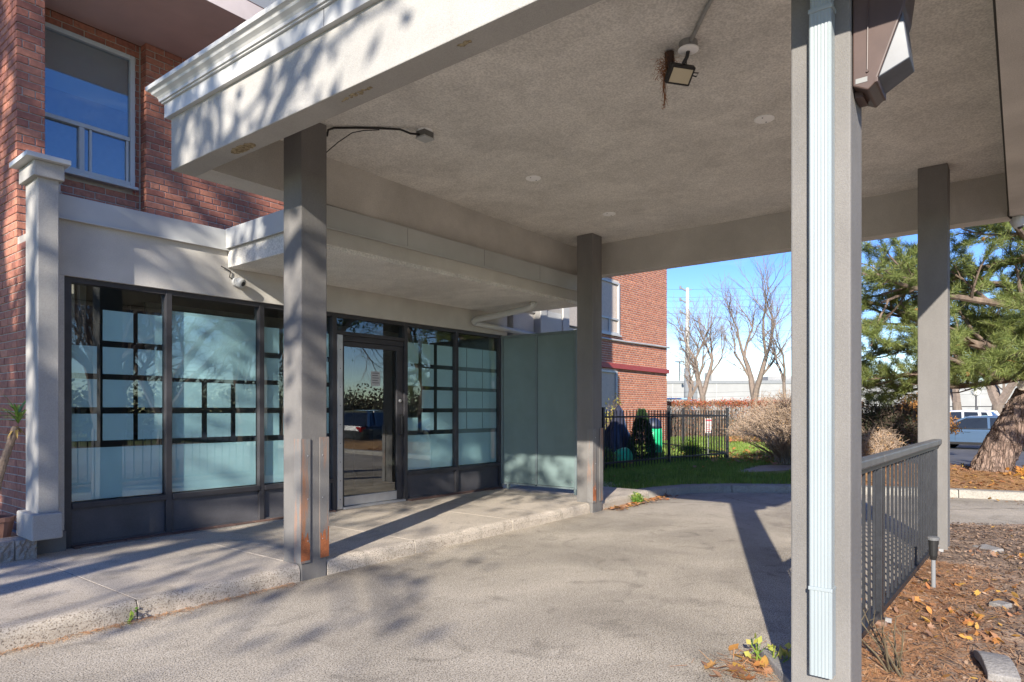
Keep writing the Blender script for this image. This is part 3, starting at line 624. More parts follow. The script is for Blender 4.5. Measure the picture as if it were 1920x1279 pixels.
lb('film_backing', mat('film_backing', (0.30, 0.36, 0.36), 0.7, .08, 3, trans=0.3), 6.92, 7.795, 0.0935, 0.0945, 0.97, 2.2)
# door: silver hinge side, dark stiles, glass, transom
dr = thing('entrance_door', 'dark framed glass entrance door behind the front columns', 'door', LO + Vector((3.3, -0.08, 0.13)), LRZ)
def db(name, m, x0, x1, y0, y1, z0, z1, bevel=0.0): return MB().box(x0 - 5.4, x1 - 5.4, y0, y1, z0 - 0.13, z1 - 0.13).build(name, m, dr, False, bevel)
db('hinge_strip', M_alu, 4.861, 4.935, 0.02, 0.16, 0.135, 2.185, 0.003)
for k in range(9): MB().lathe((4.90 - 5.4, 0.0195, 0.12 + 0.22 * k), [(0.006, 0), (0.005, 0.002)], 8, (0, -1, 0)).build('screw', M_kick, dr, False)
db('door_head', M_frame, 4.936, 5.904, 0.05, 0.15, 2.12, 2.185, 0.003)
db('transom_bar', M_frame, 4.861, 5.904, 0.03, 0.15, 2.187, 2.23)
db('stile', M_frame, 4.94, 4.985, 0.06, 0.11, 0.16, 2.115, 0.003); db('stile', M_frame, 5.80, 5.90, 0.06, 0.11, 0.16, 2.115, 0.003)
db('top_rail', M_frame, 4.986, 5.799, 0.06, 0.11, 2.06, 2.115)
db('bottom_rail', M_alu, 4.986, 5.799, 0.06, 0.11, 0.16, 0.27, 0.003)
db('threshold', M_alu, 4.94, 5.90, 0.0, 0.14, 0.127, 0.155, 0.004)
db('door_glass', M_glass_door, 4.987, 5.798, 0.08, 0.084, 0.271, 2.059)
db('transom_glass', M_glass, 4.862, 5.903, 0.08, 0.084, 2.231, 2.389)
MB().lathe((5.85 - 5.4, 0.058, 1.42 - .13), [(0.022, 0), (0.020, 0.010), (0.012, 0.014)], 16, (0, -1, 0)).build('lock', M_alu, dr, False)
MB().tube([(5.85 - 5.4, 0.055, 0.85), (5.85 - 5.4, 0.02, 0.86), (5.85 - 5.4, 0.02, 1.10), (5.85 - 5.4, 0.055, 1.11)], 0.011, 10).build('pull_handle', M_black, dr, False)
db('notice', M_white_metal, 5.40, 5.54, 0.0785, 0.0795, 1.60, 1.78)
for k in range(5): db('notice_line', M_kick, 5.415, 5.525 - 0.02 * (k % 2), 0.0775, 0.0783, 1.755 - 0.03 * k, 1.763 - 0.03 * k)
# lobby interior, dim behind the glass
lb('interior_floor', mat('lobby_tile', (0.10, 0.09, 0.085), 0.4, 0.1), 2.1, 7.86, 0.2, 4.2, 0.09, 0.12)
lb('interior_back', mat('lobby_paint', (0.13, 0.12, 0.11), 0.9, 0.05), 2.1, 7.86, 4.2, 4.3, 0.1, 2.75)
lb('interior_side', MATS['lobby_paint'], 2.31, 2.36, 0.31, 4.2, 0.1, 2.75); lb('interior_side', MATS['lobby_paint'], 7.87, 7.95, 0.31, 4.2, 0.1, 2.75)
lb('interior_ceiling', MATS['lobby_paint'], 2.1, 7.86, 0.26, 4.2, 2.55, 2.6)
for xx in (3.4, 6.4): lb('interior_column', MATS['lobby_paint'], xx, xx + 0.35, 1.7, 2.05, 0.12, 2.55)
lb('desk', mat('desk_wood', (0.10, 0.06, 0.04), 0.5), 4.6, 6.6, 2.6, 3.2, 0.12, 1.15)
# brick sill course and mortar lip below the shopfront
nb = 0
for (a, b) in [(2.16, 4.80), (5.96, 7.80)]:
    x = a
    while x < b - 0.05:
        x1 = min(x + 0.205, b); lb('sill_brick', M_brick_old, x, x1 - 0.010, -0.045, 0.034, 0.09, 0.142 + 0.004 * random.Random(nb).random()); nb += 1; x = x1
lb('mortar_lip', M_kerb, 2.2, 4.75, -0.105, -0.047, 0.10, 0.134, 0.006)
# drain pipe below the canopy
MB().tube([(7.13 - 2.1, -1.13, 2.737), (7.13 - 2.1, -1.12, 2.70), (7.13 - 2.1, -1.09, 2.675), (7.13 - 2.1, -1.03, 2.655), (7.13 - 2.1, -0.97, 2.648), (7.13 - 2.1, -0.10, 2.585), (7.13 - 2.1, -0.055, 2.565), (7.16 - 2.1, -0.05, 2.548)], 0.043, 12).build('drain_pipe', M_white_metal, lobby, False, smooth=True)
MB().tube([(7.165 - 2.1, -0.05, 2.546), (8.60 - 2.1, -0.07, 2.49)], 0.040, 12).build('drain_pipe', M_white_metal, lobby, False, smooth=True)
# camera on the header wall
cc = thing('wall_camera', 'white turret camera with black cable on the wall above the shopfront', 'camera', (3.6, 6.3, 2.55))
cp_ = Vector((3.60, 6.335, 2.60))
MB().lathe(cp_, [(0.045, 0), (0.045, 0.02), (0.038, 0.03)], 20, (0, -1, 0)).build('mount', M_white_metal, cc)
ax = Vector((0.35, -0.85, -0.40)).normalized(); hc = cp_ + Vector((0.01, -0.075, -0.012))
prof = [(0.012, -0.05), (0.034, -0.042), (0.048, -0.022), (0.052, 0.0), (0.050, 0.024), (0.042, 0.036)]
MB().lathe(hc, prof, 24, ax).build('body', M_white_metal, cc, smooth=True)
MB().lathe(hc, [(0.026, 0.0365), (0.022, 0.042), (0.008, 0.044)], 18, ax).build('lens', M_black, cc)
MB().tube([cp_ + Vector((-0.03, -0.01, 0.02)), cp_ + Vector((-0.07, -0.012, 0.04)), cp_ + Vector((-0.06, -0.012, 0.10)), cp_ + Vector((-0.16, -0.014, 0.135))], 0.006, 6).build('cable', M_cable, cc, smooth=True)

# frosted wind screen beside the entrance
ws = thing('wind_screen', 'tall frosted teal glass wind screen between shopfront and far column', 'screen', (7.78, 5.55, 0.12))
for (a, b) in ((5.575, 6.165), (4.905, 5.535)): MB().box(7.772, 7.784, a, b, 0.225, 2.375).build('panel', M_screen, ws, bevel=0.002)
M_sf = mat('screen_frame', (0.15, 0.19, 0.195), 0.45, 0.08, 6)
for a in (5.537, 6.167, 4.868): MB().box(7.757, 7.80, a, a + 0.036, 0.20, 2.40).build('post', M_sf, ws, bevel=0.003)
MB().box(7.755, 7.802, 4.867, 6.204, 2.377, 2.408).build('top_rail', M_sf, ws); MB().box(7.757, 7.80, 4.906, 6.165, 0.198, 0.223).build('bottom_rail', M_sf, ws)
for a in (6.06, 4.878): MB().box(7.762, 7.795, a, a + 0.035, 0.124, 0.1975).build('foot', M_sf, ws)
for a in (4.95, 5.48, 5.62, 6.1): MB().lathe((7.7715, a, 0.30), [(0.008, 0), (0.006, 0.004)], 8, (-1, 0, 0)).build('screw', M_alu, ws)

# ================================================================== BRICK BUILDING BEHIND THE LOBBY
BH, BL, BJ = 0.066, 0.203, 0.010
BRICK_MESH = {}
def brick_mesh(L, m):
    k = (round(L, 3), m.name); BH = globals()['BH'] if m.name != 'brick_orange' else 0.056; L = L if m.name != 'brick_orange' else L - 0.008
    if k in BRICK_MESH: return BRICK_MESH[k]
    a = L / 2; h = BH / 2; c = 0.004
    v = [(s * a, 0.03, t * h) for s, t in ((-1, -1), (1, -1), (1, 1), (-1, 1))] + [(s * a, c, t * h) for s, t in ((-1, -1), (1, -1), (1, 1), (-1, 1))] + \
        [(s * (a - c), 0, t * (h - c)) for s, t in ((-1, -1), (1, -1), (1, 1), (-1, 1))]
    f = [(8, 9, 10, 11)] + [(i, (i + 1) % 4, 4 + (i + 1) % 4, 4 + i) for i in range(4)] + [(4 + i, 4 + (i + 1) % 4, 8 + (i + 1) % 4, 8 + i) for i in range(4)]
    me = bpy.data.meshes.new('brick'); me.from_pydata(v, [], f); me.materials.append(m); BRICK_MESH[k] = me; return me
def brick_field(org, ang, u0, u1, z0, z1, holes=(), seed=0, header_every=6):
    """bricks of one face: org + u along angle ang; the outer side lies to the right of u (local -y). Returns (centre, angle, length)"""
    ux, uy = math.cos(ang), math.sin(ang); out = []; rg = random.Random(seed); k0 = int(z0 / (BH + BJ))
    k = k0
    while True:
        z = k * (BH + BJ) + BH / 2
        if z + BH / 2 > z1: break
        if z - BH / 2 >= z0 - 1e-6:
            hd = (k % header_every == 3); L = (BL - BJ) / 2 if hd else BL
            u = u0 - (((k % 2) * 0.5) * (BL + BJ) if not hd else 0.25 * (BL + BJ))
            while u < u1 - 0.02:
                a, b = max(u, u0), min(u + L, u1); u += L + BJ
                segs = [(a, b)]
                for (ha, hb, za, zb) in holes:
                    if z + BH / 2 <= za or z - BH / 2 >= zb: continue
                    ns = []
                    for (p, q) in segs:
                        if q <= ha or p >= hb: ns.append((p, q)); continue
                        if p < ha: ns.append((p, ha))
                        if q > hb: ns.append((hb, q))
                    segs = ns
                for (p, q) in segs:
                    if q - p < 0.012: continue
                    m = (p + q) / 2; o = rg.uniform(-0.0015, 0.0025)
                    out.append((Vector((org[0] + ux * m + uy * o, org[1] + uy * m - ux * o, z)), ang, round(q - p, 3)))
        k += 1
    return out
def lay_bricks(lst, m, parent, n_single, visible):
    def score(b):
        p = proj(b[0])
        if p is None or not (-20 < p[0] < 1940 and -20 < p[1] < 1300) or not visible(b[0], p): return -1
        return b[2] / p[2] ** 2
    sc = sorted(lst, key=score, reverse=True); inv = wmat(parent).inverted()
    single = [b for b in sc[:n_single] if score(b) > 0]; ids = set(id(b) for b in single); rest = [b for b in lst if id(b) not in ids]
    for c, a, L in single:
        o = bpy.data.objects.new('brick', brick_mesh(L, m)); col.objects.link(o); o.parent = parent; o.location = inv @ c; o.rotation_euler = (0, 0, a)
    if rest:
        mb = MB()
        for c, a, L in rest:
            me = brick_mesh(L, m); ca, sa = math.cos(a), math.sin(a)
            mb.add([(c.x + v.co.x * ca - v.co.y * sa, c.y + v.co.x * sa + v.co.y * ca, c.z + v.co.z) for v in me.vertices], [tuple(p.vertices) for p in me.polygons])
        mb.build('brickwork', m, parent, kind='stuff', fix=False)
bld = thing('apartment_building', 'red brick apartment building with white window and balcony behind the lobby', 'building', (2.2, 8.2, 0))
mg = 0.009
MB().box(2.1 + mg, 2.34 - mg, 7.6 + mg, 12, 0.0, 6.6).build('corner_pier', M_mortar, bld)
MB().box(2.1 + mg, 2.3, 6.75, 7.6, 0.0, 2.95).build('side_wall', M_mortar, bld)
MB().box(2.335, 3.46, 8.15 + mg, 8.5, 2.8, 5.54).build('window_wall', M_mortar, bld)
MB().box(3.45 + mg, 13.0, 8.0 + mg, 8.5, 0.0, 5.54).build('front_wall', M_mortar, bld)
MB().box(2.36, 13.0, 8.2, 16, 5.75, 11.5).build('upper_wall', mat('upper_brick', (0.24, 0.085, 0.055), 0.9, 0.15, 8, fine=0.2), bld)
bl = []
bl += brick_field((2.1, 0), R(-90), -8.7, -7.6, 0.1, 6.5, seed=1)            # u runs towards -y, outer side is -x
bl += brick_field((2.1, 0), R(-90), -7.59, -6.8, 0.1, 2.93, seed=2)
bl += brick_field((0, 7.6), 0, 2.1, 2.335, 2.95, 6.5, seed=3)
bl += brick_field((0, 8.15), 0, 2.345, 3.44, 2.95, 5.541, holes=((2.0, 3.372, 3.80, 5.38),), seed=4)
bl += brick_field((3.45, 0), R(-90), -8.14, -8.002, 2.95, 5.541, seed=5)
bl += brick_field((0, 8.0), 0, 3.452, 7.0, 2.95, 5.541, seed=6)
lay_bricks(bl, M_brick, bld, 300, lambda c, p: (p[0] < 545 and (c.z > 3.05 or c.x < 2.2)))
# window
wn = MB().box(2.24, 2.29, 8.075, 8.17, 3.86, 5.36).box(3.315, 3.365, 8.075, 8.17, 3.86, 5.36).box(2.291, 3.314, 8.075, 8.17, 5.31, 5.36).box(2.291, 3.314, 8.075, 8.17, 3.86, 3.91).box(2.291, 3.314, 8.08, 8.165, 4.375, 4.42).box(2.80, 2.85, 8.082, 8.164, 3.911, 4.374).build('window', M_white_metal, bld, bevel=0.004)
MB().box(2.2915, 3.3135, 8.11, 8.115, 4.421, 5.309).build('pane', M_window, wn); MB().box(2.2915, 2.7995, 8.125, 8.13, 3.912, 4.373).build('pane', M_window, wn)
MB().box(2.8505, 3.3135, 8.108, 8.113, 3.912, 4.373).build('pane', M_window, wn)
MB().box(2.90, 2.925, 8.09, 8.106, 3.912, 4.373).build('sash_stile', M_white_metal, wn); MB().box(3.275, 3.3, 8.09, 8.106, 3.912, 4.373).build('sash_stile', M_white_metal, wn)
MB().box(2.295, 3.31, 8.15, 8.153, 4.72, 5.31).build('roller_blind', mat('blind', (0.62, 0.64, 0.60), 0.9, .05, 3), wn)
MB().box(2.25, 3.39, 8.04, 8.1, 3.825, 3.858).build('sill', M_white_metal, wn, bevel=0.004)
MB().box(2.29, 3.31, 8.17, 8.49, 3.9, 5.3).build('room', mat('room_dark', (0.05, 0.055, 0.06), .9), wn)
# balcony over it
bal = MB().box(2.345, 8.2, 6.68, 8.14, 5.542, 5.745).build('balcony', mat('balcony_paint', (0.60, 0.41, 0.35), 0.85, 0.06, 3, stain=0.12, bump=0.2, bscale=120), bld)
MB().box(2.345, 8.2, 6.668, 6.6795, 5.535, 5.752).build('slab_edge', mat('slab_edge', (0.66, 0.56, 0.52), .85, .08, 3, stain=.15), bal)
MB().box(2.40, 8.2, 6.72, 6.74, 5.80, 6.75).build('guard_panel', mat('guard_panel', (0.30, 0.31, 0.32), .5, .05), bal)
for x in (3.3, 4.5, 5.7): MB().box(x, x + 0.04, 6.70, 6.719, 5.746, 6.8).build('guard_post', M_frame, bal)

# ================================================================== BRICK WING FARTHER ALONG
wing = thing('brick_wing', 'orange brick residential wing behind the iron garden fence', 'building', (20, 10.7, 0))
MB().box(12.0, 23.5, 10.7 + mg, 22, -0.2, 12).build('wall', M_mortar_far, wing)
wins = [(17.5, 19.72, 3.80, 5.55), (17.5, 19.55, 0.75, 2.60)]
fl_ = brick_field((0, 10.7), 0, 14.6, 23.5, -0.1, 7.2, holes=[(a, b, c, d) for a, b, c, d in wins], seed=9)
lay_bricks(fl_, M_brick_far, wing, 0, lambda c, p: True)
MB().box(12.0, 23.53, 10.62, 10.71, 2.68, 2.84).build('red_band', mat('red_band', (0.36, 0.06, 0.055), .6, .1), wing)
MB().tube([(14, 10.66, 3.58), (17, 10.66, 3.61), (20, 10.66, 3.62), (23.6, 10.66, 3.68)], 0.035, 8).build('conduit', M_white_metal, wing)
for (a, b, c, d) in wins:
    f = MB().box(a, a + .07, 10.66, 10.78, c, d).box(b - .09, b, 10.66, 10.78, c, d).box(a + .071, b - .091, 10.66, 10.78, d - .07, d).box(a + .071, b - .091, 10.66, 10.78, c, c + .07).box(a + .071, b - .091, 10.665, 10.775, c + .48, c + .54).box(b - .72, b - .66, 10.666, 10.774, c + .071, c + .479).build('window', M_white_metal, wing)
    MB().box(a + .07, b - .09, 10.71, 10.715, c + .07, d - .07).build('pane', M_window, f)
    MB().box(a + .07, b - .09, 10.76, 10.765, c + .07, d - .07).build('blind', mat('pale_blind', (0.42, 0.46, 0.48), .9, .08, 2), f)
    MB().box(a - .03, b + .05, 10.62, 10.66, c - .05, c).build('sill', M_white_metal, f)

# ================================================================== RAILING BETWEEN THE NEAR COLUMNS
ra = thing('metal_railing', 'black metal railing with grey cap between the two right columns', 'railing', (5.2, 0.64, 0))
A_, B_ = Vector((3.235, 0.705, 0)), Vector((7.14, 0.615, 0)); dv = (B_ - A_).normalized(); Lr = (B_ - A_).length
nv = Vector((-dv.y, dv.x, 0))
def rp(s, z=0): return A_ + dv * s + Vector((0, 0, z))
for s0, s1 in ((0.0, 1.19), (1.195, Lr - 0.26), (Lr - 0.255, Lr)):
    MB().bar(rp(s0, 1.012), rp(s1, 1.012), 0.075, 0.05).build('cap_rail', M_rail_top, ra, bevel=0.01)
    MB().bar(rp(s0, 0.972), rp(s1, 0.972), 0.03, 0.028).build('top_rail', M_iron, ra)
MB().bar(rp(0, 0.10), rp(1.15, 0.10), 0.035, 0.035).build('bottom_rail', M_iron, ra); MB().bar(rp(1.22, 0.10), rp(Lr - .02, 0.10), 0.035, 0.035).build('bottom_rail', M_iron, ra)
for s in (1.19, Lr - 0.24):
    p = rp(s); MB().obox(p + Vector((0, 0, 0.50)), dv * 0.026, nv * 0.026, Vector((0, 0, 0.456))).build('post', M_iron, ra, bevel=0.003)
    ft = MB().obox(p + Vector((0, 0, 0.03)), dv * 0.06, nv * 0.055, Vector((0, 0, 0.035))).build('foot', mat('foot_steel', (0.10, 0.11, 0.12), .6, .3, 9, c2=(0.30, 0.16, 0.09)), ra, bevel=0.004)
    MB().box(p.x - .03, p.x - .015, p.y - .075, p.y - .04, 0.06, 0.085).build('bolt', M_alu, ra)
s = 0.09; n_ = 0
while s < Lr - 0.05:
    if abs(s - 1.19) > 0.05 and abs(s - (Lr - .24)) > 0.05:
        p = rp(s); MB().obox(p + Vector((0, 0, 0.538)), dv * 0.008, nv * 0.0075, Vector((0, 0, 0.419))).build('picket', M_iron, ra)
    s += 0.142
# ================================================================== IRON FENCE ROUND THE GARDEN
gf = thing('garden_fence', 'black iron picket fence on the lawn beyond the drive', 'fence', (13.5, 6.1, 0.1))
FP = [Vector((9.3, 6.66, 0.105)), Vector((11.17, 6.41, 0.105)), Vector((13.5, 6.10, 0.105)), Vector((15.75, 5.62, 0.105)), Vector((18.0, 7.7, 0.105)), Vector((20.6, 10.4, 0.105))]
pk_me = None
for i, (a, b) in enumerate(zip(FP, FP[1:])):
    d = (b - a); L = d.length; d.normalize(); z = Vector((0, 0, 1))
    for h in (0.16, 1.06): MB().bar(a + z * h + d * .03, b + z * h - d * .03, 0.035, 0.035).build('rail', M_iron, gf)
    n_ = int(L / (0.108 if i < 3 else 0.17))
    for k in range(1, n_):
        p = a + d * (L * k / n_)
        if pk_me is None:
            o = MB().box(-.0068, .0068, -.0068, .0068, 0.03, 1.19).build('picket', M_iron, gf, False); pk_me = o.data
        else:
            o = bpy.data.objects.new('picket', pk_me); col.objects.link(o); o.parent = gf
        o.location = p - gf.location; o.rotation_euler = (0, 0, math.atan2(d.y, d.x))
for p in FP:
    MB().box(p.x - .03, p.x + .03, p.y - .03, p.y + .03, 0.09, 1.34).box(p.x - .036, p.x + .036, p.y - .036, p.y + .036, 1.3405, 1.355).build('post', M_iron, gf, bevel=0.003)

# ================================================================== CARS
def loft(mb, secs):
    n = len(secs[0]); k0 = len(mb.v)
    for s in secs: mb.v.extend([tuple(p) for p in s])
    for i in range(len(secs) - 1):
        for j in range(n - 1): q = k0 + i * n; mb.f.append((q + j, q + j + 1, q + n + j + 1, q + n + j))
    mb.f.append(tuple(k0 + j for j in range(n))); q = k0 + (len(secs) - 1) * n; mb.f.append(tuple(q + j for j in reversed(range(n))))
def car(name, label, loc, heading, paint, kind='sedan', group=None):
    t = thing(name, label, 'car', loc, heading, group)
    S = dict(sedan=dict(L=4.6, W=0.89, roof=1.44, belt=0.93, hood=0.80, tail=0.98, gx=(-1.95, -1.05, 0.35, 1.35)),
             suv=dict(L=4.6, W=0.92, roof=1.68, belt=1.08, hood=1.0, tail=1.12, gx=(-2.12, -1.72, 0.45, 1.2)))[kind]
    h = S['L'] / 2; W = S['W']
    def sec(x, w, zt, zb=0.24):
        half = [(w * .90, zb), (w * .985, zb + .10), (w, zb + .30), (w * .985, zt - .14), (w * .93, zt - .03), (w * .80, zt)]
        pts = [(x, -y, z) for y, z in half] + [(x, 0, zt + .025)] + [(x, y, z) for y, z in reversed(half)]
        return pts
    b = MB(); bt = S['belt']
    st = [(-h, .80, S['tail'] - .22, .40), (-h + .06, .90, S['tail'] - .04, .30), (-h + .3, .97, S['tail'], .25), (-1.3, 1.0, bt + .02, .22), (0, 1.0, bt, .20), (.95, 1.0, bt - .01, .21), (1.35, .99, S['hood'] + .06, .22), (h - .5, .95, S['hood'] - .02, .24), (h - .14, .88, S['hood'] - .12, .27), (h, .74, S['hood'] - .24, .32)]
    loft(b, [sec(x, W * k, zt, zb) for x, k, zt, zb in st]); b.build('body', paint, t, False, smooth=False, bevel=0.015)
    g = MB(); x0, x1, x2, x3 = S['gx']; rf = S['roof']
    def gs(x, w, z): return [(x, -W * .92, bt - .05), (x, -w, z), (x, -w * .82, z + .045), (x, 0, z + .06), (x, w * .82, z + .045), (x, w, z), (x, W * .92, bt - .05)]
    zz = rf - .06
    loft(g, [gs(x0, W * .86, bt - .03), gs(x1, W * .70, zz - .02), gs((x1 + x2) / 2, W * .71, zz), gs(x2, W * .70, zz - .03), gs(x3, W * .87, bt - .06)])
    g.build('windows', mat('car_glass', (0.02, 0.025, 0.03), 0.05, .1, spec=0.8), t, False)
    r = MB()
    for xa, xb, wa, wb, za, zb in ((x1 - .05, (x1 + x2) / 2, .70, .71, zz - .02, zz), ((x1 + x2) / 2, x2 + .04, .71, .70, zz, zz - .03)):
        def rs(x, w, z): return [(x, -W * w - .008, z - .03), (x, -W * w - .006, z + .006), (x, -W * w * .82, z + .054), (x, 0, z + .07), (x, W * w * .82, z + .054), (x, W * w + .006, z + .006), (x, W * w + .008, z - .03)]
        loft(r, [rs(xa, wa, za), rs(xb, wb, zb)])
    r.build('roof', paint, t, False)
    for s in (-1, 1):
        p = MB()
        def pil(xa, xb, wd):
            p.bar((xa, s * (W * .915 + .006), bt - .03), (xb, s * (W * .71 + .010), zz - .0), wd, .03, (0, 1, 0))
        pil(x3 - .04, x2 + .02, .07); pil((x1 + x2) / 2 - .12, (x1 + x2) / 2 - .06, .09); pil(x0 + .10, x1 - .02, .16)
        if kind == 'suv': pil(x0 + .62, x1 + .35, .12)
        p.build('pillar', paint, t, False)
        MB().bar((x0 + .2, s * (W * .965), bt - .035), (x3 - .1, s * (W * .965), bt - .05), .02, .03).build('belt_trim', M_black, t, False)
        MB().obox((x3 - .35, s * (W + .09), bt + .07), (.06, 0, 0), (0, .09, 0), (0, 0, .065)).build('mirror', paint, t, False, bevel=.02)
        for dx in ((x1 + x2) / 2 - .35, (x1 + x2) / 2 + .62):
            MB().obox((dx, s * (W + .012), bt - .17), (.10, 0, 0), (0, .012, 0), (0, 0, .016)).build('door_handle', paint, t, False, bevel=.005)
        MB().bar((-1.0, s * (W * .99 + .004), .27), (1.0, s * (W * .99 + .004), .27), .02, .10).build('sill', M_black, t, False)
        for dx in (-.42, .72): MB().box(dx, dx + .008, min(s * (W + .0005), s * (W + .004)), max(s * (W + .0005), s * (W + .004)), .38, bt - .16).build('door_gap', M_black, t, False)
        MB().obox((h - .16, s * W * .66, S['hood'] - .22), (.10, s * -.04, 0), (.03, .13, 0), (0, 0, .06)).build('headlight', mat('lamp_clear', (.75, .78, .8), .1, .05), t, False, bevel=.01)
        MB().obox((-h + .10, s * W * .74, S['tail'] - .16), (.09, s * .03, 0), (-.02, .13, 0), (0, 0, .09)).build('tail_light', mat('lamp_red', (.5, .015, .02), .15, .05), t, False, bevel=.01)
        for wx in (-1.33, 1.36):
            R_ = .33 if kind == 'sedan' else .35
            MB().lathe((wx, s * (W - .10), R_), [(R_ + .07, 0), (R_ + .07, .115)], 24, (0, s, 0)).build('wheel_arch', M_black, t, False)
            wh = MB().lathe((wx, s * (W - .20), R_), [(R_ - .06, 0), (R_, .03), (R_, .19), (R_ - .02, .225), (R_ - .09, .235), (R_ - .09, .20)], 28, (0, s, 0)).build('wheel', mat('tyre', (.02, .02, .02), .85), t, False)
            rm = MB(); rm.lathe((wx, s * (W - .01), R_), [(.05, .035), (.05, .045)], 10, (0, s, 0))
            for k in range(5):
                a = 6.283 * k / 5; d = Vector((math.cos(a), 0, math.sin(a))); rm.bar(Vector((wx, s * (W + .022), R_)) + d * .03, Vector((wx, s * (W + .012), R_)) + d * (R_ - .10), .055, .02, (0, 1, 0))
            rm.lathe((wx, s * (W - .0), R_), [(R_ - .085, .0), (R_ - .085, .028), (R_ - .115, .028), (R_ - .12, .005)], 24, (0, s, 0))
            rm.build('rim', M_alu, wh, False)
    return t
P_blue = mat('paint_blue', (0.075, 0.125, 0.20), 0.25, .03, coat=.8); P_white = mat('paint_white', (0.75, 0.75, 0.75), 0.25, .02, coat=.8)
P_black = mat('paint_black', (0.02, 0.02, 0.024), 0.2, .05, coat=.9); P_silver = mat('paint_silver', (0.4, 0.41, 0.42), 0.3, .03, metal=.5, coat=.8)
car('parked_car', 'blue sedan parked behind the leaning pine trunk', (34.9, 1.42, -0.38), R(80), P_blue, 'sedan')
car('parked_car', 'white SUV parked in the row behind the blue sedan', (40.2, 2.9, -0.38), R(80), P_white, 'suv')
car('parked_car', 'black SUV with red tail lights mirrored in the glass door', (17.2, -8.3, -0.38), R(-15), P_black, 'suv')
car('parked_car', 'white sedan mirrored in the glass door beyond the black SUV', (22.5, -10.2, -0.38), R(200), P_white, 'sedan')
car('parked_car', 'silver sedan parked farther back, mirrored in the entrance glass', (27.5, -13.5, -0.38), R(85), P_silver, 'sedan')

# ================================================================== TREES AND PLANTS
def grow(mb, p, d, L, r, lev, mx, rg, up, tips, spread=0.75, sides=6, taper=0.62):
    n = 4; pts = [Vector(p)]; rad = [r]; dd = Vector(d)
    for i in range(n):
        dd = (dd + rng_unit(rg) * 0.16 + Vector((0, 0, up * 0.25))).normalized()
        pts.append(pts[-1] + dd * (L / n)); rad.append(r * (1 - (1 - taper) * (i + 1) / n))
    mb.tube(pts, rad, max(3, sides - lev), cap=False)
    if lev >= mx: tips.append((pts[-1], dd)); return
    kids = [(pts[-1], rad[-1], 1.0)] * 2 + [(pts[2], rad[2] * 0.7, 0.85)]
    if lev > 0 and rg.random() < 0.7: kids.append((pts[3], rad[3] * 0.65, 0.8))
    if lev > 0 and rg.random() < 0.5: kids.append((pts[1], rad[1] * 0.55, 0.7))
    for q, rr, k in kids:
        a = rng_unit(rg); a = (a - dd * a.dot(dd)).normalized()
        nd = (dd + a * rg.uniform(0.45, 1.0) * spread + Vector((0, 0, up * 0.4))).normalized()
        grow(mb, q, nd, L * rg.uniform(0.62, 0.85) * k, rr * 0.82, lev + 1, mx, rg, up, tips, spread, sides, taper)
def leaf_quads(mb, centres, rg, n, s, spread):
    for c in centres:
        for i in range(n):
            p = c + Vector((rg.gauss(0, spread), rg.gauss(0, spread), rg.gauss(0, spread * .8))); a = rng_unit(rg) * s * rg.uniform(.6, 1.2); b = rng_unit(rg); b = (b - a.normalized() * b.dot(a.normalized())).normalized() * s * rg.uniform(.4, .7)
            mb.quad(p - a * .5, p + b * .5, p + a * .5, p - b * .5)
def bare_tree(name, label, base, H, r, seed, stems=1, mx=5, lean=(0, 0, 0), up=0.35, spread=0.75, trunk=0.28, m=None, group=None, leaves=0, leaf_s=0.1, leaf_mat=None, sides=7, leaf_spread=.35):
    rg = random.Random(seed); base = Vector(base); t = thing(name, label, 'tree', base, 0, group); m = m or M_bark_far
    tr = MB(); pts = [Vector((0, 0, -0.15))]; n = 5; d = Vector((lean[0], lean[1], 1)).normalized()
    for i in range(n): d = (d + rng_unit(rg) * 0.07).normalized(); pts.append(pts[-1] + d * (H * trunk / n))
    tr.tube(pts, [r * 1.35] + [r * (1 - .05 * i) for i in range(n)], 10); tr.build('trunk', m, t, False, smooth=True)
    cr = MB(); tips = []
    for s in range(stems + 1):
        a = 6.283 * (s + rg.random() * .5) / (stems + 1); nd = (d + Vector((math.cos(a), math.sin(a), 0)) * rg.uniform(.25, .55)).normalized()
        grow(cr, pts[-1] - d * .1, nd, H * (1 - trunk) * .40, r * .74, 0 if mx > 4 else 1, mx, rg, up, tips, spread, sides)
    cr.build('crown', m if mx < 4 else M_twig, t, False, kind=None, fix=False)
    if leaves:
        lf = MB(); leaf_quads(lf, [p for p, _ in tips], rg, leaves, leaf_s, leaf_spread); lf.build('leaves', leaf_mat or M_leaf, t, False, fix=False, kind='stuff')
    return t
ZF = -0.45
bare_tree('bare_tree', 'bare forked tree right of the tall utility pole', AT(1320, 58, ZF), 11.5, .30, 11, 2, up=.16, spread=.75, sides=6)
bare_tree('bare_tree', 'largest bare tree with two stems left of the roof units', AT(1413, 60, ZF), 13.2, .40, 23, 1, up=.16, spread=.75, trunk=.22, sides=6)
bare_tree('bare_tree', 'slim leaning bare tree just left of the nearest column', AT(1474, 57, ZF), 11.0, .17, 37, 1, up=.12, lean=(-.10, .08, 0), spread=.7, trunk=.4, sides=6)
bare_tree('bare_tree', 'dark curved bare tree beside the brick wing corner', AT(1271, 36, ZF), 5.8, .12, 41, 1, mx=4, up=.08, lean=(.1, -.16, 0), spread=.8, trunk=.45, m=M_bark, sides=6)
bare_tree('bare_tree', 'bare tree trunk left of the globe lamp by the pale wall', AT(1800, 62, ZF), 9.5, .45, 53, 1, mx=4, up=.12, sides=6)
bare_tree('bare_tree', 'twin stemmed bare tree behind the pine, right of the globe lamp', AT(1873, 60, ZF), 12, .55, 59, 2, mx=4, up=.14, trunk=.2, sides=6)
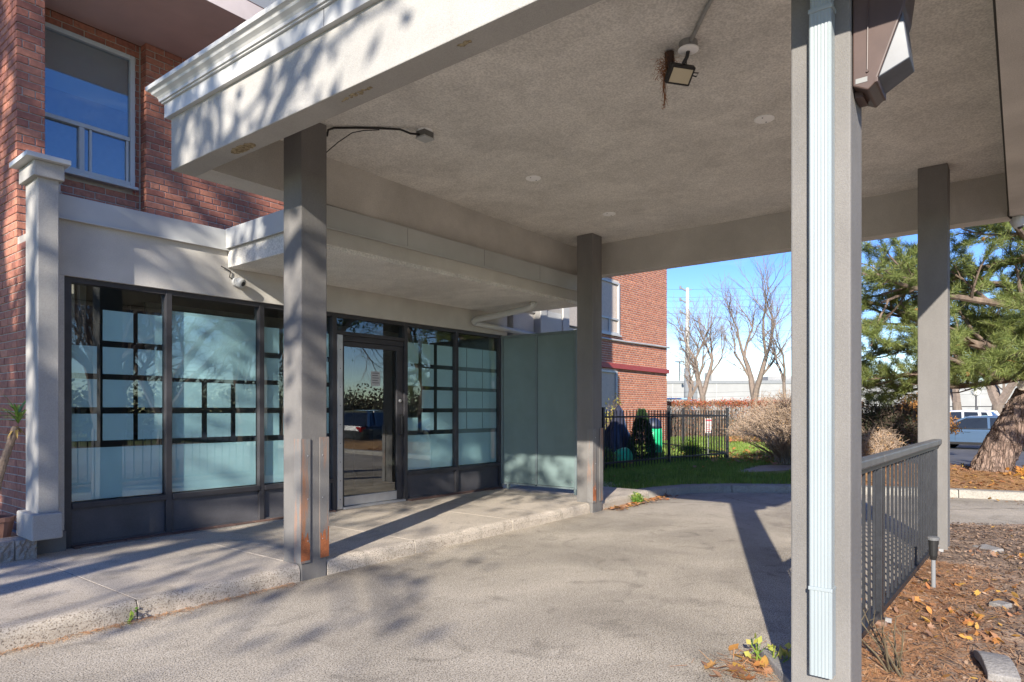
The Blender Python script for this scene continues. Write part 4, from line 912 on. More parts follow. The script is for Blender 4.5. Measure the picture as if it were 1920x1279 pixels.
# trees on the far side of the drive and behind the camera: they shade the entrance and show in the glass
bare_tree('shade_tree', 'large thin leaved tree behind the viewer dappling the entrance', (-8.6, 2.8, 0), 11.0, .30, 71, 3, mx=4, up=.03, spread=1.0, trunk=.3, m=M_bark, leaves=6, leaf_s=.20, leaf_spread=.20)
bare_tree('shade_tree', 'second thin leaved tree farther behind the viewer', (-15.5, 4.5, 0), 13.0, .34, 73, 2, mx=4, up=.05, spread=.95, m=M_bark, leaves=4, leaf_s=.2, leaf_spread=.25)
bare_tree('shade_tree', 'tallest tree behind the viewer shading the upper brick wall', (-12.6, 1.7, 0), 15.5, .36, 75, 3, mx=4, up=.02, spread=1.0, trunk=.46, m=M_bark, leaves=9, leaf_s=.22, leaf_spread=.28)
bare_tree('shade_tree', 'slender high crowned tree nearest behind the viewer', (-6.2, 2.65, 0), 9.4, .16, 78, 3, mx=4, up=.02, spread=.95, trunk=.60, m=M_bark, leaves=4, leaf_s=.18, leaf_spread=.20)
for i, (x, y, H, sd, lf) in enumerate(((10.5, -17.0, 10, 81, 0), (15.5, -24.0, 12, 83, 0), (5.0, -20.0, 11, 85, 0), (19.6, -15.0, 10, 87, 3), (27.0, -17.0, 12, 89, 3), (35.0, -20.0, 12, 91, 2), (24.0, -27.0, 14, 93, 0), (8.6, -13.0, 7.5, 95, 0), (13.5, -20.0, 8.5, 97, 0), (18.0, -21.0, 8.5, 99, 0))):
    bare_tree('lot_tree', ['bare tree mirrored in the second shopfront pane', 'tall bare tree mirrored above the second pane', 'bare tree mirrored in the leftmost pane', 'tree with a few leaves mirrored in the door', 'leafy topped tree mirrored in the right panes',
              'tree far along the lot mirrored by the screen', 'tallest bare tree at the back of the lot in the reflections', 'low forked bare tree closest to the bed in the reflections', 'low forked bare tree mirrored behind the second pane squares', 'low forked bare tree mirrored left of the door'][i], (x, y, -0.4), H, .33, sd, 1 + i % 2, up=.06, spread=.9, m=M_bark, leaves=lf, leaf_s=.16, leaf_mat=M_leaf_green, trunk=.26 if i < 7 else .16)
rg = random.Random(99); tl = MB(); tw = MB()
for i in range(150):
    x = -30 + i * .62; y = -33 - rg.random() * 8 - x * .12; H_ = rg.uniform(3.0, 4.6) + 2.2 * max(0, mnoise.noise(Vector((x * .2, 0, 4)))); R_ = rg.uniform(1.8, 2.9); c0 = Vector((x, y, -.6))
    for k in range(14):
        d = rng_unit(rg); d.z = abs(d.z); tw.tube([c0, c0 + Vector((d.x * R_ * .5, d.y * R_ * .5, H_ * .5)), c0 + Vector((d.x * R_, d.y * R_, H_ * (.45 + .5 * d.z)))], [.03, .02, .008], 3, False)
    for k in range(270):
        d = rng_unit(rg) * rg.random() ** .35; leaf_quads(tl, [c0 + Vector((d.x * R_, d.y * R_, H_ * .48 + d.z * H_ * .5))], rg, 1, .36, .10)
o = tl.build('far_thicket', ramp_mat('thicket_leaf', [(.07, .065, .03), (.11, .08, .04), (.05, .055, .025), (.15, .09, .05)], .9, trans=.15), fix=False); o['kind'] = 'stuff'; o = tw.build('far_thicket_stems', M_bark, fix=False); o['kind'] = 'stuff'
# low building across the lot that shows in the door glass
lb_ = thing('lot_building', 'pale low block across the lot mirrored in the door', 'building', (88, -66, -0.6), R(-40))
MB().box(-20, 20, -6, 6, 0, 7).build('wall', M_bank, lb_, False)
for k in range(12): MB().box(-18.5 + 3.1 * k, -16.4 + 3.1 * k, 5.99, 6.05, 3.5, 5.6).build('window', M_window, lb_, False)

# ---- pine
pine = thing('pine_tree', 'leaning long needled pine on the straw covered island', 'tree', (14.45, 0.42, 0.15))
rg = random.Random(8)
tp = [Vector(p) for p in ((14.42, 0.54, 0.02), (14.45, 0.43, 0.30), (14.50, 0.22, 0.80), (14.56, -0.02, 1.30), (14.62, -0.25, 1.75), (14.70, -0.54, 2.3), (14.8, -0.82, 3.2), (14.9, -0.95, 4.4), (15.0, -0.95, 6.0), (15.0, -0.9, 8.0), (15.0, -0.9, 9.6))]
trd = [.31, .275, .26, .255, .26, .23, .24, .20, .15, .09, .03]
# trunk with furrowed bark plates in the surface itself
def bark_trunk(pts, rad, n=90, sub=16):
    mb = MB(); P = []; Rr = []
    for i in range(len(pts) - 1):
        for k in range(sub): t = k / sub; P.append(pts[i].lerp(pts[i + 1], t)); Rr.append(rad[i] * (1 - t) + rad[i + 1] * t)
    k0 = 0; a = Vector((1, 0, 0))
    for i, p in enumerate(P):
        d = (P[min(i + 1, len(P) - 1)] - P[max(i - 1, 0)]).normalized(); x = (a - d * a.dot(d)).normalized(); y = d.cross(x)
        for j in range(n):
            t = 6.2832 * j / n; q = p + (x * math.cos(t) + y * math.sin(t)) * Rr[i]
            f = mnoise.noise(Vector((q.x * 9, q.y * 9, q.z * 2.3))); g = mnoise.noise(Vector((q.x * 24, q.y * 24, q.z * 7)))
            rr = Rr[i] * (1 + 0.17 * (0.6 - min(1.0, 3.0 * abs(f))) + 0.05 * g)
            mb.v.append(tuple(p + (x * math.cos(t) + y * math.sin(t)) * rr))
    for i in range(len(P) - 1):
        for j in range(n): q = i * n; mb.f.append((q + j, q + (j + 1) % n, q + n + (j + 1) % n, q + n + j))
    return mb
M_pinebark = mat('pine_bark', (0.20, 0.125, 0.095), 0.95, 0.45, 7, c2=(0.33, 0.235, 0.185), stretch=(3, 3, .9), bump=0.9, bscale=34, fine=0.2, fscale=60)
_n = M_pinebark.node_tree; _L = _n.links.new; _b = _n.nodes['Principled BSDF']
_tc = _n.nodes.new('ShaderNodeTexCoord'); _mp = _n.nodes.new('ShaderNodeMapping'); _mp.inputs['Scale'].default_value = (1, 1, .24); _L(_tc.outputs['Object'], _mp.inputs[0])
_nz = _n.nodes.new('ShaderNodeTexNoise'); _nz.inputs['Scale'].default_value = 7; _L(_mp.outputs[0], _nz.inputs['Vector'])
_mx = _n.nodes.new('ShaderNodeMix'); _mx.data_type = 'VECTOR'; _mx.inputs[0].default_value = .2; _L(_mp.outputs[0], _mx.inputs[4]); _L(_nz.outputs['Color'], _mx.inputs[5])
_vo = _n.nodes.new('ShaderNodeTexVoronoi'); _vo.feature = 'DISTANCE_TO_EDGE'; _vo.inputs['Scale'].default_value = 21; _L(_mx.outputs[1], _vo.inputs['Vector'])
_mr = _n.nodes.new('ShaderNodeMapRange'); _mr.inputs['From Max'].default_value = .16; _mr.inputs['To Min'].default_value = .5; _L(_vo.outputs['Distance'], _mr.inputs['Value'])
_src = _b.inputs['Base Color'].links[0].from_socket; _sc = _n.nodes.new('ShaderNodeVectorMath'); _sc.operation = 'SCALE'; _L(_src, _sc.inputs[0]); _L(_mr.outputs[0], _sc.inputs['Scale']); _L(_sc.outputs[0], _b.inputs['Base Color'])
_b2 = _n.nodes.new('ShaderNodeBump'); _b2.inputs['Strength'].default_value = .9; _b2.inputs['Distance'].default_value = .03; _L(_mr.outputs[0], _b2.inputs['Height']); _L(_b.inputs['Normal'].links[0].from_socket, _b2.inputs['Normal']); _L(_b2.outputs[0], _b.inputs['Normal'])
bark_trunk(tp, trd).build('trunk', M_pinebark, pine, smooth=True, fix=False)
MB().lathe((14.38, -0.08, 1.70), [(0.09, -0.10), (0.085, 0.16), (0.075, 0.165), (0.02, 0.16)], 16, (-0.75, 0.45, 0.12)).build('sawn_stub', mat('cut_wood', (0.62, 0.55, 0.45), .9, .1, 12), pine)
limb = MB(); tufts = []; twigs = MB()
def pine_limb(p, d, L, r, lev):
    n = 6; pts = [Vector(p)]; dd = Vector(d).normalized()
    for i in range(n):
        dd = (dd + rng_unit(rg) * 0.22 + Vector((0, 0, 0.05 if lev else (-.03 if i < 3 else .04)))).normalized(); pts.append(pts[-1] + dd * (L / n))
    (limb if lev < 2 else twigs).tube(pts, [r * (1 - .75 * i / n) for i in range(n + 1)], 8 if lev == 0 else (5 if lev == 1 else 3), cap=False)
    if lev == 2:
        for q in pts[2:]:
            tufts.append((q, dd))
        tufts.append((pts[-1] + dd * .05, dd)); return
    cnt = 11 if lev == 0 else 7
    for k in range(cnt):
        t = (k + 1.2) / (cnt + .6); i = min(n - 1, int(t * n)); q = pts[i].lerp(pts[i + 1], t * n - i)
        a = rng_unit(rg); a.z *= .55; nd = (dd * .7 + a * .8).normalized()
        pine_limb(q, nd, (L * .34 if lev == 0 else L * .42) * rg.uniform(.7, 1.2), r * (.42 if lev == 0 else .5) * (1 - .4 * t), lev + 1)
def on_trunk(z):
    for a, b in zip(tp, tp[1:]):
        if a.z <= z <= b.z: return a.lerp(b, (z - a.z) / (b.z - a.z))
    return tp[-1]
specs = [(1.9, (-.75, .62, .10), 2.6, .085), (2.1, (-.35, .95, .12), 3.5, .10), (2.5, (.15, .98, .05), 3.4, .08), (2.7, (-.80, .35, .22), 3.0, .08), (3.1, (-.55, .85, .05), 3.8, .09), (3.3, (.3, .95, .1), 3.6, .08),
         (3.7, (-.85, .50, .12), 3.4, .08), (4.0, (-.25, .97, .10), 3.7, .085), (4.3, (-.9, .1, .2), 3.2, .075), (4.7, (-.6, .8, .15), 3.5, .08), (5.2, (.1, 1.0, .15), 3.2, .07), (5.5, (-.9, .4, .2), 3.0, .07), (6.1, (-.5, .85, .3), 2.8, .06),
         (6.6, (-.8, -.2, .3), 2.4, .05), (7.3, (-.3, .8, .5), 2.0, .05), (3.4, (-.3, -.95, .2), 3.0, .08), (4.8, (.5, -.8, .2), 2.8, .07), (6.0, (.9, .1, .3), 2.4, .06), (7.8, (.2, -.5, .7), 1.6, .04), (5.0, (.8, .6, .2), 3.0, .07), (2.9, (.6, .8, .0), 3.2, .07), (8.4, (-.4, .3, .8), 1.2, .03)]
for z, d, L, r in specs: pine_limb(on_trunk(z), d, L, r, 0)
# low drooping bough seen between the two right columns
pine_limb(on_trunk(2.2), (-.20, .97, -.12), 3.4, .075, 0); pine_limb(on_trunk(2.0), (.1, .98, -.20), 3.0, .065, 0)
limb.build('limbs', M_bark, pine, fix=False); twigs.build('twigs', M_bark, pine, fix=False)
nr_ = np.random.RandomState(4); V = []; T = 34
cent = np.array([tuple(p) for p, _ in tufts]); axs = np.array([tuple(d) for _, d in tufts])
N = len(cent); D = nr_.normal(size=(N, T, 3)); D /= np.linalg.norm(D, axis=2, keepdims=True); D = D * .85 + axs[:, None, :] * .65 + np.array([0, 0, .22]); D /= np.linalg.norm(D, axis=2, keepdims=True)
Ln = nr_.uniform(.10, .18, size=(N, T, 1)); st_ = cent[:, None, :] + nr_.normal(scale=.02, size=(N, T, 3)); S_ = np.cross(D, nr_.normal(size=(N, T, 3))); S_ /= np.linalg.norm(S_, axis=2, keepdims=True)
tri_ = np.stack([st_ - S_ * .0040, st_ + S_ * .0040, st_ + D * Ln], axis=2).reshape(-1, 3)
me = bpy.data.meshes.new('needles'); nt_ = tri_.shape[0] // 3
me.vertices.add(nt_ * 3); me.vertices.foreach_set('co', (tri_ - np.array(tuple(pine.location))).astype(np.float32).ravel())
me.loops.add(nt_ * 3); me.loops.foreach_set('vertex_index', np.arange(nt_ * 3, dtype=np.int32)); me.polygons.add(nt_); me.polygons.foreach_set('loop_start', np.arange(0, nt_ * 3, 3, dtype=np.int32)); me.polygons.foreach_set('loop_total', np.full(nt_, 3, dtype=np.int32)); me.update(); me.validate()
me.materials.append(M_needle); o = bpy.data.objects.new('needles', me); col.objects.link(o); o.parent = pine; o['kind'] = 'stuff'
cn_ = MB()
for i in range(70):
    p = tufts[rg.randrange(len(tufts))][0]; cn_.lathe(p, [(.008, -.035), (.026, -.015), (.024, .01), (.008, .035)], 7, rng_unit(rg))
for i in range(40):
    p = tufts[rg.randrange(len(tufts))][0]
    for k in range(14): d = rng_unit(rg) * .1; s = rng_unit(rg) * .004; cn_.tri(p - s, p + s, p + d)
cn_.build('cones', mat('cone_brown', (0.38, 0.17, 0.06), .85, .3, 20), pine, fix=False, kind='stuff')
print('pine needles', nt_)

# ---- bushes
def twiggy(name, label, base, rad, H, n, seed, m=None, leaves=0, leaf_mat=None, leaf_s=.05, flat=1.0):
    rg = random.Random(seed); base = Vector(base); t = thing(name, label, 'shrub', base); mb = MB(); lf = MB()
    for i in range(n):
        a = rg.uniform(0, 6.283); b = rg.random() ** .7; top = Vector((math.cos(a) * rad * b, math.sin(a) * rad * b * flat, H * math.sqrt(max(0.05, 1 - b * b * .8)) * rg.uniform(.75, 1.08)))
        p0 = Vector((rg.gauss(0, .12), rg.gauss(0, .12), 0)); mid = p0.lerp(top, .5) + rng_unit(rg) * .12 * rad + Vector((0, 0, .12 * H))
        mb.tube([p0, p0.lerp(mid, .55), mid, mid.lerp(top, .55) + rng_unit(rg) * .05, top], [.010, .009, .007, .005, .003], 3, False)
        for k in range(5):
            q = mid.lerp(top, rg.random()); mb.tube([q, q + rng_unit(rg) * .10 + Vector((0, 0, .04)), q + rng_unit(rg) * .20 + Vector((0, 0, .05))], [.005, .004, .002], 3, False)
            if leaves and rg.random() < .8: leaf_quads(lf, [q + rng_unit(rg) * .08], rg, leaves, leaf_s, .07)
    mb.build('stems', m or M_twig, t, False, fix=False)
    if leaves: lf.build('leaves', leaf_mat, t, False, fix=False, kind='stuff')
    return t
M_tan = ramp_mat('tan_leaf', [(0.33, 0.20, 0.10), (0.42, 0.27, 0.14), (0.27, 0.15, 0.08), (0.36, 0.25, 0.12)], .8, trans=.2)
M_dkleaf = ramp_mat('dark_leaf', [(0.035, 0.05, 0.025), (0.06, 0.07, 0.03), (0.10, 0.06, 0.05), (0.05, 0.06, 0.03)], .7, trans=.15)
M_red = ramp_mat('red_leaf', [(0.42, 0.05, 0.03), (0.50, 0.13, 0.04), (0.33, 0.04, 0.03), (0.45, 0.22, 0.08)], .7, trans=.2)
M_hedge = ramp_mat('hedge_leaf', [(0.34, 0.15, 0.07), (0.27, 0.11, 0.055), (0.38, 0.20, 0.08), (0.20, 0.13, 0.06)], .8, trans=.2)
M_orange = ramp_mat('orange_leaf', [(0.50, 0.24, 0.04), (0.44, 0.18, 0.04), (0.55, 0.30, 0.06)], .7, trans=.2)
M_twig_pale = mat('twig_pale', (0.36, 0.27, 0.20), .95, .2, 5)
twiggy('twiggy_shrub', 'big bare tan shrub at the end of the iron fence', (15.4, 4.05, .1), 1.45, 1.55, 620, 5, M_twig_pale, 1, M_tan, .04)
twiggy('dark_shrub', 'dark purplish shrub below the pine beside the railing', (16.2, 2.35, .15), 1.0, 1.30, 260, 6, M_bark, 9, M_dkleaf, .06)
twiggy('dry_shrub', 'small dry pale shrub in front of the dark shrub', (14.2, 2.15, .15), .45, .75, 120, 16, M_twig_pale, 2, M_tan, .05)
twiggy('orange_shrub', 'rounded orange autumn shrub behind the far right column', AT(1712, 24, -.25), 1.5, 2.0, 260, 7, M_bark, 16, M_orange, .08)
# clipped hedge along the far side of the lawn
hp = AT(1385, 29.5, .1); hd = thing('hedge', 'long clipped hedge with red tips across the lawn', 'hedge', hp, YAW - R(90))
rg = random.Random(12); hb = MB(); hl = MB(); hr = MB()
for i in range(1500):
    x = rg.uniform(-3.6, 5.5); y = rg.uniform(-.55, .55); h = rg.uniform(.6, 1.0) * 1.55; p = Vector((x, y, 0)); q = Vector((x + rg.gauss(0, .15), y * 1.1, h)); hb.tube([p, p.lerp(q, .5) + rng_unit(rg) * .08, q, q + rng_unit(rg) * .12 + Vector((0, 0, .08))], [.010, .008, .006, .003], 3, False)
for i in range(13000):
    x = rg.uniform(-3.7, 5.6); y = rg.choice((-.6, .6, 0)) * rg.uniform(.6, 1.05); z = rg.random() * 1.5 + .05
    if y * y < .1: z = 1.5 + rg.gauss(0, .06)
    leaf_quads(hl, [Vector((x, y, z))], rg, 1, .075, .03)
for i in range(3000):
    c = rg.choice((-3.0, -1.9, -.6, .1, 1.2, 1.6, 1.9)); leaf_quads(hr, [Vector((c + rg.gauss(0, .35), rg.uniform(-.6, .5), 1.5 + rg.gauss(0, .09)))], rg, 1, .075, .03)
hb.build('stems', M_twig, hd, False, fix=False); hl.build('leaves', M_hedge, hd, False, fix=False, kind='stuff'); hr.build('red_leaves', M_red, hd, False, fix=False, kind='stuff')
# evergreen behind the fence
cf = thing('conifer', 'small dark green conical evergreen behind the iron fence', 'shrub', (13.9, 6.95, .1)); rg = random.Random(31); mb = MB()
for i in range(5200):
    z = rg.random() ** .8 * 1.15; r = .30 * (1 - (z / 1.2) ** 1.6) * rg.uniform(.55, 1.08) + .02; a = rg.uniform(0, 6.283); p = Vector((math.cos(a) * r, math.sin(a) * r, z + .05)); d = (Vector((math.cos(a), math.sin(a), .8)) + rng_unit(rg) * .6).normalized() * .055; s = d.cross(rng_unit(rg)).normalized() * .010
    mb.quad(p - s, p + s, p + d + s * .4, p + d - s * .4)
mb.build('foliage', M_dkleaf if False else ramp_mat('evergreen', [(0.02, 0.055, 0.018), (0.035, 0.08, 0.025), (0.05, 0.10, 0.03)], .7, trans=.15), cf, False, fix=False)
MB().tube([(0, 0, -.05), (0, 0, .7)], .025, 8).build('stem', M_bark, cf, False)
twiggy('garden_plant', 'leafy green plant in front of the lawn inside the fence', (15.35, 6.35, .1), .28, .42, 40, 17, M_leaf_green, 3, M_leaf_green, .06)
twiggy('garden_plant', 'yellowing young shrub by the wing window', (15.1, 8.35, .1), .30, 1.5, 34, 18, M_bark, 3, ramp_mat('yellow_leaf', [(0.5, 0.42, 0.08), (0.35, 0.36, 0.07), (0.55, 0.38, 0.06)], .7, trans=.25), .07)
twiggy('garden_plant', 'low grey green plants along the foot of the fence near the column', (11.9, 6.9, .1), .5, .35, 90, 19, M_leaf_green, 3, ramp_mat('grey_leaf', [(0.16, 0.19, 0.10), (0.22, 0.22, 0.13), (0.12, 0.15, 0.07)], .8, trans=.2), .05, flat=.5)

# ---- covered garden furniture behind the fence
def draped(name, label, cat, base, prof, m, folds=7, amp=.10, seed=0, sx=1.0, sy=1.0):
    t = thing(name, label, cat, base); rg = random.Random(seed); n = 40; mb = MB(); vs = []
    for i, (r, z, ox, oy) in enumerate(prof):
        for j in range(n):
            a = 6.2832 * j / n; k = 1 + amp * math.sin(folds * a + seed + z * 2) * (1 - z / (prof[-1][1] + .3)) + .05 * mnoise.noise(Vector((math.cos(a) * 2, math.sin(a) * 2, z * 3 + seed)))
            vs.append((ox + math.cos(a) * r * k * sx, oy + math.sin(a) * r * k * sy, z))
    fs = [(i * n + j, i * n + (j + 1) % n, (i + 1) * n + (j + 1) % n, (i + 1) * n + j) for i in range(len(prof) - 1) for j in range(n)] + [tuple((len(prof) - 1) * n + j for j in range(n))]
    mb.add(vs, fs); mb.build('cover', m, t, False, smooth=True); return t
M_tarp = mat('black_tarp', (0.03, 0.032, 0.05), .35, .2, 6, bump=.4, bscale=14); M_green = mat('green_cover', (0.02, 0.44, 0.19), .45, .12, 5, bump=.3, bscale=16)
M_navy = mat('navy_cover', (0.02, 0.03, 0.06), .5, .15, 5)
draped('covered_parasol', 'black tarp draped over a pointed garden parasol behind the fence', 'cover', (14.2, 7.75, .1), [(.46, 0, 0, 0), (.44, .2, 0, 0), (.40, .45, 0, 0), (.32, .65, -.02, 0), (.22, .82, .03, 0), (.16, .98, .07, 0), (.13, 1.14, .08, 0), (.06, 1.27, .06, 0), (.01, 1.32, .05, 0)], M_tarp, 5, .24, 2, 1.15, .85)
cg = draped('covered_stool', 'low bright green cover between the parasol and evergreen', 'cover', (13.35, 7.15, .1), [(.26, .0, 0, 0), (.27, .1, 0, 0), (.25, .2, .0, 0), (.17, .30, .05, 0), (.05, .35, .10, 0)], M_green, 5, .12, 4, 1.0, .8)
ch = draped('covered_chair', 'tall green covered chair with navy top right of the evergreen', 'cover', (15.35, 7.35, .1), [(.19, .14, 0, 0), (.20, .3, 0, 0), (.21, .6, 0, 0), (.20, .74, 0, 0)], M_green, 4, .10, 6)
mb = MB(); n = 30
prof = [(.205, .735), (.20, .82), (.17, .92), (.10, .99), (.03, 1.01)]
mb.lathe((0, 0, 0), prof, n); mb.build('top_cover', M_navy, ch, False, smooth=True); MB().lathe((0, 0, 0), [(.12, 0), (.12, .15)], 12).build('leg_base', M_black, ch, False)
# lawn sign
sg = thing('lawn_sign', 'small white and red notice on a white stake behind the fence', 'sign', AT(1328, 16.6, .1)); sg.rotation_euler = (0, 0, YAW - R(90))
MB().box(-.012, .012, -.012, .012, 0, .72).build('stake', M_white_metal, sg, False); MB().box(-.085, .085, -.022, -.0125, .62, .99).build('panel', M_white_metal, sg, False, bevel=.004)
M_signred = mat('sign_red', (.55, .06, .08), .5, .1)
MB().box(-.075, .075, -.0235, -.0222, .92, .965).build('header', M_signred, sg, False)
for k in range(5): MB().box(-.07, .07 - .02 * (k % 3), -.0235, -.0222, .66 + .045 * k, .675 + .045 * k).build('text_line', M_signred, sg, False)

# ================================================================== FAR BACKGROUND
fb = thing('warehouse', 'long pale grey flat roofed warehouse beyond the trees', 'building', AT(1500, 125, -.6), YAW - R(90))
MB().box(-75, 60, 0, 20, 0, 6.9).build('wall', M_bank, fb, False)
MB().box(-75.2, 60.2, -.15, 20.2, 6.9, 7.5).build('roof_edge', mat('roof_edge', (.22, .23, .24), .8, .08), fb, False)
for k in range(16): MB().box(-74 + 8.3 * k, -73.8 + 8.3 * k, -.06, -.002, 0, 6.85).build('wall_joint', mat('wall_joint', (.38, .38, .37), .9, .05), fb, False)
ru = MB().box(-15.5, -11.0, 4, 9, 7.51, 9.4).box(-11.0, -6.9, 4, 9, 7.51, 8.9).build('roof_unit', mat('roof_unit', (.5, .48, .42), .8, .08), fb, False)
MB().box(-4.5, 4.5, 4, 7, 7.51, 8.5).build('roof_unit', M_bank, fb, False); MB().tube([(-21.5, 5, 7.5), (-21.5, 5, 11.3)], .12, 6).box(-22.4, -20.6, 4.9, 5.1, 11.3, 11.5).build('roof_mast', M_frame, fb, False)
up_ = thing('utility_pole', 'tall pale steel utility pole with stub arms and wires', 'pole', AT(1289, 112, -.6), YAW - R(90))
MB().tube([(0, 0, 0), (0, 0, 9.0)], [.62, .56], 14).build('pole_base', mat('pole_dark', (.17, .18, .19), .7, .1), up_, False, smooth=True)
MB().tube([(0, 0, 9.01), (0, 0, 22.6)], [.42, .26], 14).build('pole', mat('pole_pale', (.55, .54, .52), .6, .08), up_, False, smooth=True)
MB().box(.85, 1.6, -.4, .4, 3.2, 6.6).build('transformer', MATS['pole_dark'], up_, False, bevel=.08)
for z in (22.3, 20.3, 18.2, 15.3, 13.6, 12.0):
    MB().bar((-.1, 0, z - .25), (-1.2, 0, z + .35), .22, .22).bar((.1, 0, z - .1), (.7, 0, z + .05), .16, .16).build('stub_arm', MATS['pole_dark'], up_, False)
    MB().lathe((-1.2, 0, z + .35), [(.16, -.3), (.2, 0), (.16, .3)], 8).build('insulator', MATS['pole_dark'], up_, False)
for z, y in ((22.6, 0), (21.4, .8), (20.6, 0), (19.6, .8), (18.5, 0), (17.8, .8), (15.2, 0), (8.6, -8), (4.9, -8), (4.2, -8), (3.4, -8)):
    MB().tube([(-1.1 + (x - (-1.1)) * 1.0, y, z + (x * .028 if x > 0 else -x * .02) - 1.0 * (1 - ((x - 10) / 60) ** 2) * .3) for x in range(-60, 71, 10)], .018, 4, False).build('wire', M_cable, up_, False, fix=False)
lp = thing('globe_lamp', 'white globe lamp on a dark post beyond the white SUV', 'street lamp', AT(1830, 56, -.5))
MB().tube([(0, 0, 0), (0, 0, 3.0)], .06, 10).build('post', M_frame, lp, False); MB().lathe((0, 0, 3.0), [(.10, 0), (.27, .12), (.33, .33), (.27, .56), (.10, .68)], 20).build('globe', mat('globe', (.8, .78, .72), .3, .03), lp, False, smooth=True); MB().lathe((0, 0, 3.62), [(.2, 0), (.22, .05), (.06, .1)], 14).build('cap', M_frame, lp, False)
cl = thing('chain_fence', 'thin metal boundary fence in front of the pale warehouse', 'fence', AT(1790, 75, -.5), YAW - R(90))
for k in range(14): MB().tube([(-13 + 2.6 * k, 0, 0), (-13 + 2.6 * k, 0, 2.2 if k % 4 else 8.5)], .05, 6).build('post', M_frame, cl, False)
for z in (2.2, 1.1): MB().tube([(-13, 0, z), (21, 0, z)], .05, 6).build('rail', M_frame, cl, False)
for z in (4.2, 5.6, 7.0, 8.4): MB().tube([(-10.4, 0, z), (21, 0, z)], .02, 4).build('wire', M_frame, cl, False)
bp = thing('play_frame', 'pale blue metal frame beside the brick wing corner', 'play frame', AT(1284, 44, -.3), YAW - R(90))
MB().tube([(-1.6, 0, 2.35), (.25, 0, 2.35), (.45, 0, 2.2), (.6, -.3, 0)], .05, 8).tube([(-1.6, 0, 2.35), (-1.7, .3, 0)], .05, 8).build('frame', mat('blue_paint', (.25, .45, .72), .5, .05), bp, False)

# ================================================================== LEFT CORNER: PLANTER BLOCKS AND POTTED PLANT
M_blk = M_stone
for i, (x0, x1) in enumerate(((1.52, 1.70), (1.708, 1.848), (1.30, 1.512))):
    b = MB(); nx, nz = 8, 6; rg = random.Random(40 + i); y0 = 6.20; vs = []
    for k in range(nz + 1):
        for j in range(nx + 1):
            e = 0 if (j in (0, nx) or k in (0, nz)) else rg.uniform(-.016, .012); vs.append((x0 + (x1 - x0) * j / nx, y0 + e, .118 + .165 * k / nz))
    q = len(vs); vs += [(x0, y0 + .22, .118), (x1, y0 + .22, .118), (x1, y0 + .22, .283), (x0, y0 + .22, .283)]
    fs = [(k * (nx + 1) + j, k * (nx + 1) + j + 1, (k + 1) * (nx + 1) + j + 1, (k + 1) * (nx + 1) + j) for k in range(nz) for j in range(nx)]
    top = [nz * (nx + 1) + j for j in range(nx + 1)]; bot = list(range(nx + 1)); lf = [k * (nx + 1) for k in range(nz + 1)]; rt = [k * (nx + 1) + nx for k in range(nz + 1)]
    fs += [tuple(top + [q + 2, q + 3]), tuple(bot[::-1] + [q, q + 1]), tuple(lf + [q + 3, q]), tuple(rt[::-1] + [q + 1, q + 2]), (q, q + 3, q + 2, q + 1)]
    b.add(vs, fs); o = b.build('stone_block', M_blk); tag(o, ['split faced stone block at the left frame edge', 'split faced stone block next to the pilaster foot', 'outermost split faced stone block left of the walk'][i], 'stone block', 'blocks edging the planter')
struct(MB().box(-2, 1.84, 6.43, 9.5, 0.0, 0.27).build('planter_soil', M_soil))
pt = thing('potted_plant', 'bare stemmed dracaena with green top in a clay pot', 'potted plant', (1.68, 6.54, .27))
MB().lathe((0, 0, 0), [(.085, 0), (.11, .13), (.12, .135), (.12, .17), (.105, .17), (.10, .14)], 20).build('pot', mat('clay', (.30, .15, .10), .85, .15, 10), pt, False)
st = [(-.02, 0, .12), (-.03, 0, .28), (.0, 0, .44), (.045, 0, .62), (.09, -.01, .78), (.13, -.01, .92)]
sm = MB(); pts = []
for a, b in zip(st, st[1:]):
    for k in range(5): pts.append(Vector(a).lerp(Vector(b), k / 5))
sm.tube(pts, [.030 * (1 + .14 * (i % 2)) * (1 - .006 * i) for i in range(len(pts))], 10); sm.build('stem', mat('plant_stem', (.26, .18, .12), .9, .3, 40), pt, False)
rg = random.Random(77)
def strap(root, a, el, L, wd, droop, m, nm):
    mb = MB(); d = Vector((math.cos(a) * math.cos(el), math.sin(a) * math.cos(el), math.sin(el))); p = Vector(root); s = Vector((-math.sin(a), math.cos(a), 0)); row = []
    for i in range(7):
        t = i / 6; w_ = wd * (math.sin(math.pi * min(1, .18 + t * .85)) ** .8) * (1 if t < .95 else .2); row.append((p - s * w_, p + Vector((0, 0, -.004)), p + s * w_)); p = p + d * (L / 6); d = (d + Vector((0, 0, -droop))).normalized()
    for a_, b_ in zip(row, row[1:]): mb.quad(a_[0], a_[1], b_[1], b_[0]); mb.quad(a_[1], a_[2], b_[2], b_[1])
    return mb.build(nm, m, pt, False, fix=False)
M_strap = mat('strap_leaf', (.10, .20, .03), .4, .25, 6, c2=(.20, .32, .06), trans=.25); M_strap_y = mat('strap_dry', (.46, .30, .08), .7, .25, 8)
for i in range(22): strap((.135, -.01, .92 + .004 * i), i * 2.4, rg.uniform(.25, 1.25), rg.uniform(.15, .24), .012, rg.uniform(.10, .22), M_strap, 'leaf')
for i in range(7): strap((.125, -.01, .90), i * .9, -.5 - .3 * rg.random(), rg.uniform(.08, .15), .010, .1, M_strap_y, 'dry_leaf')

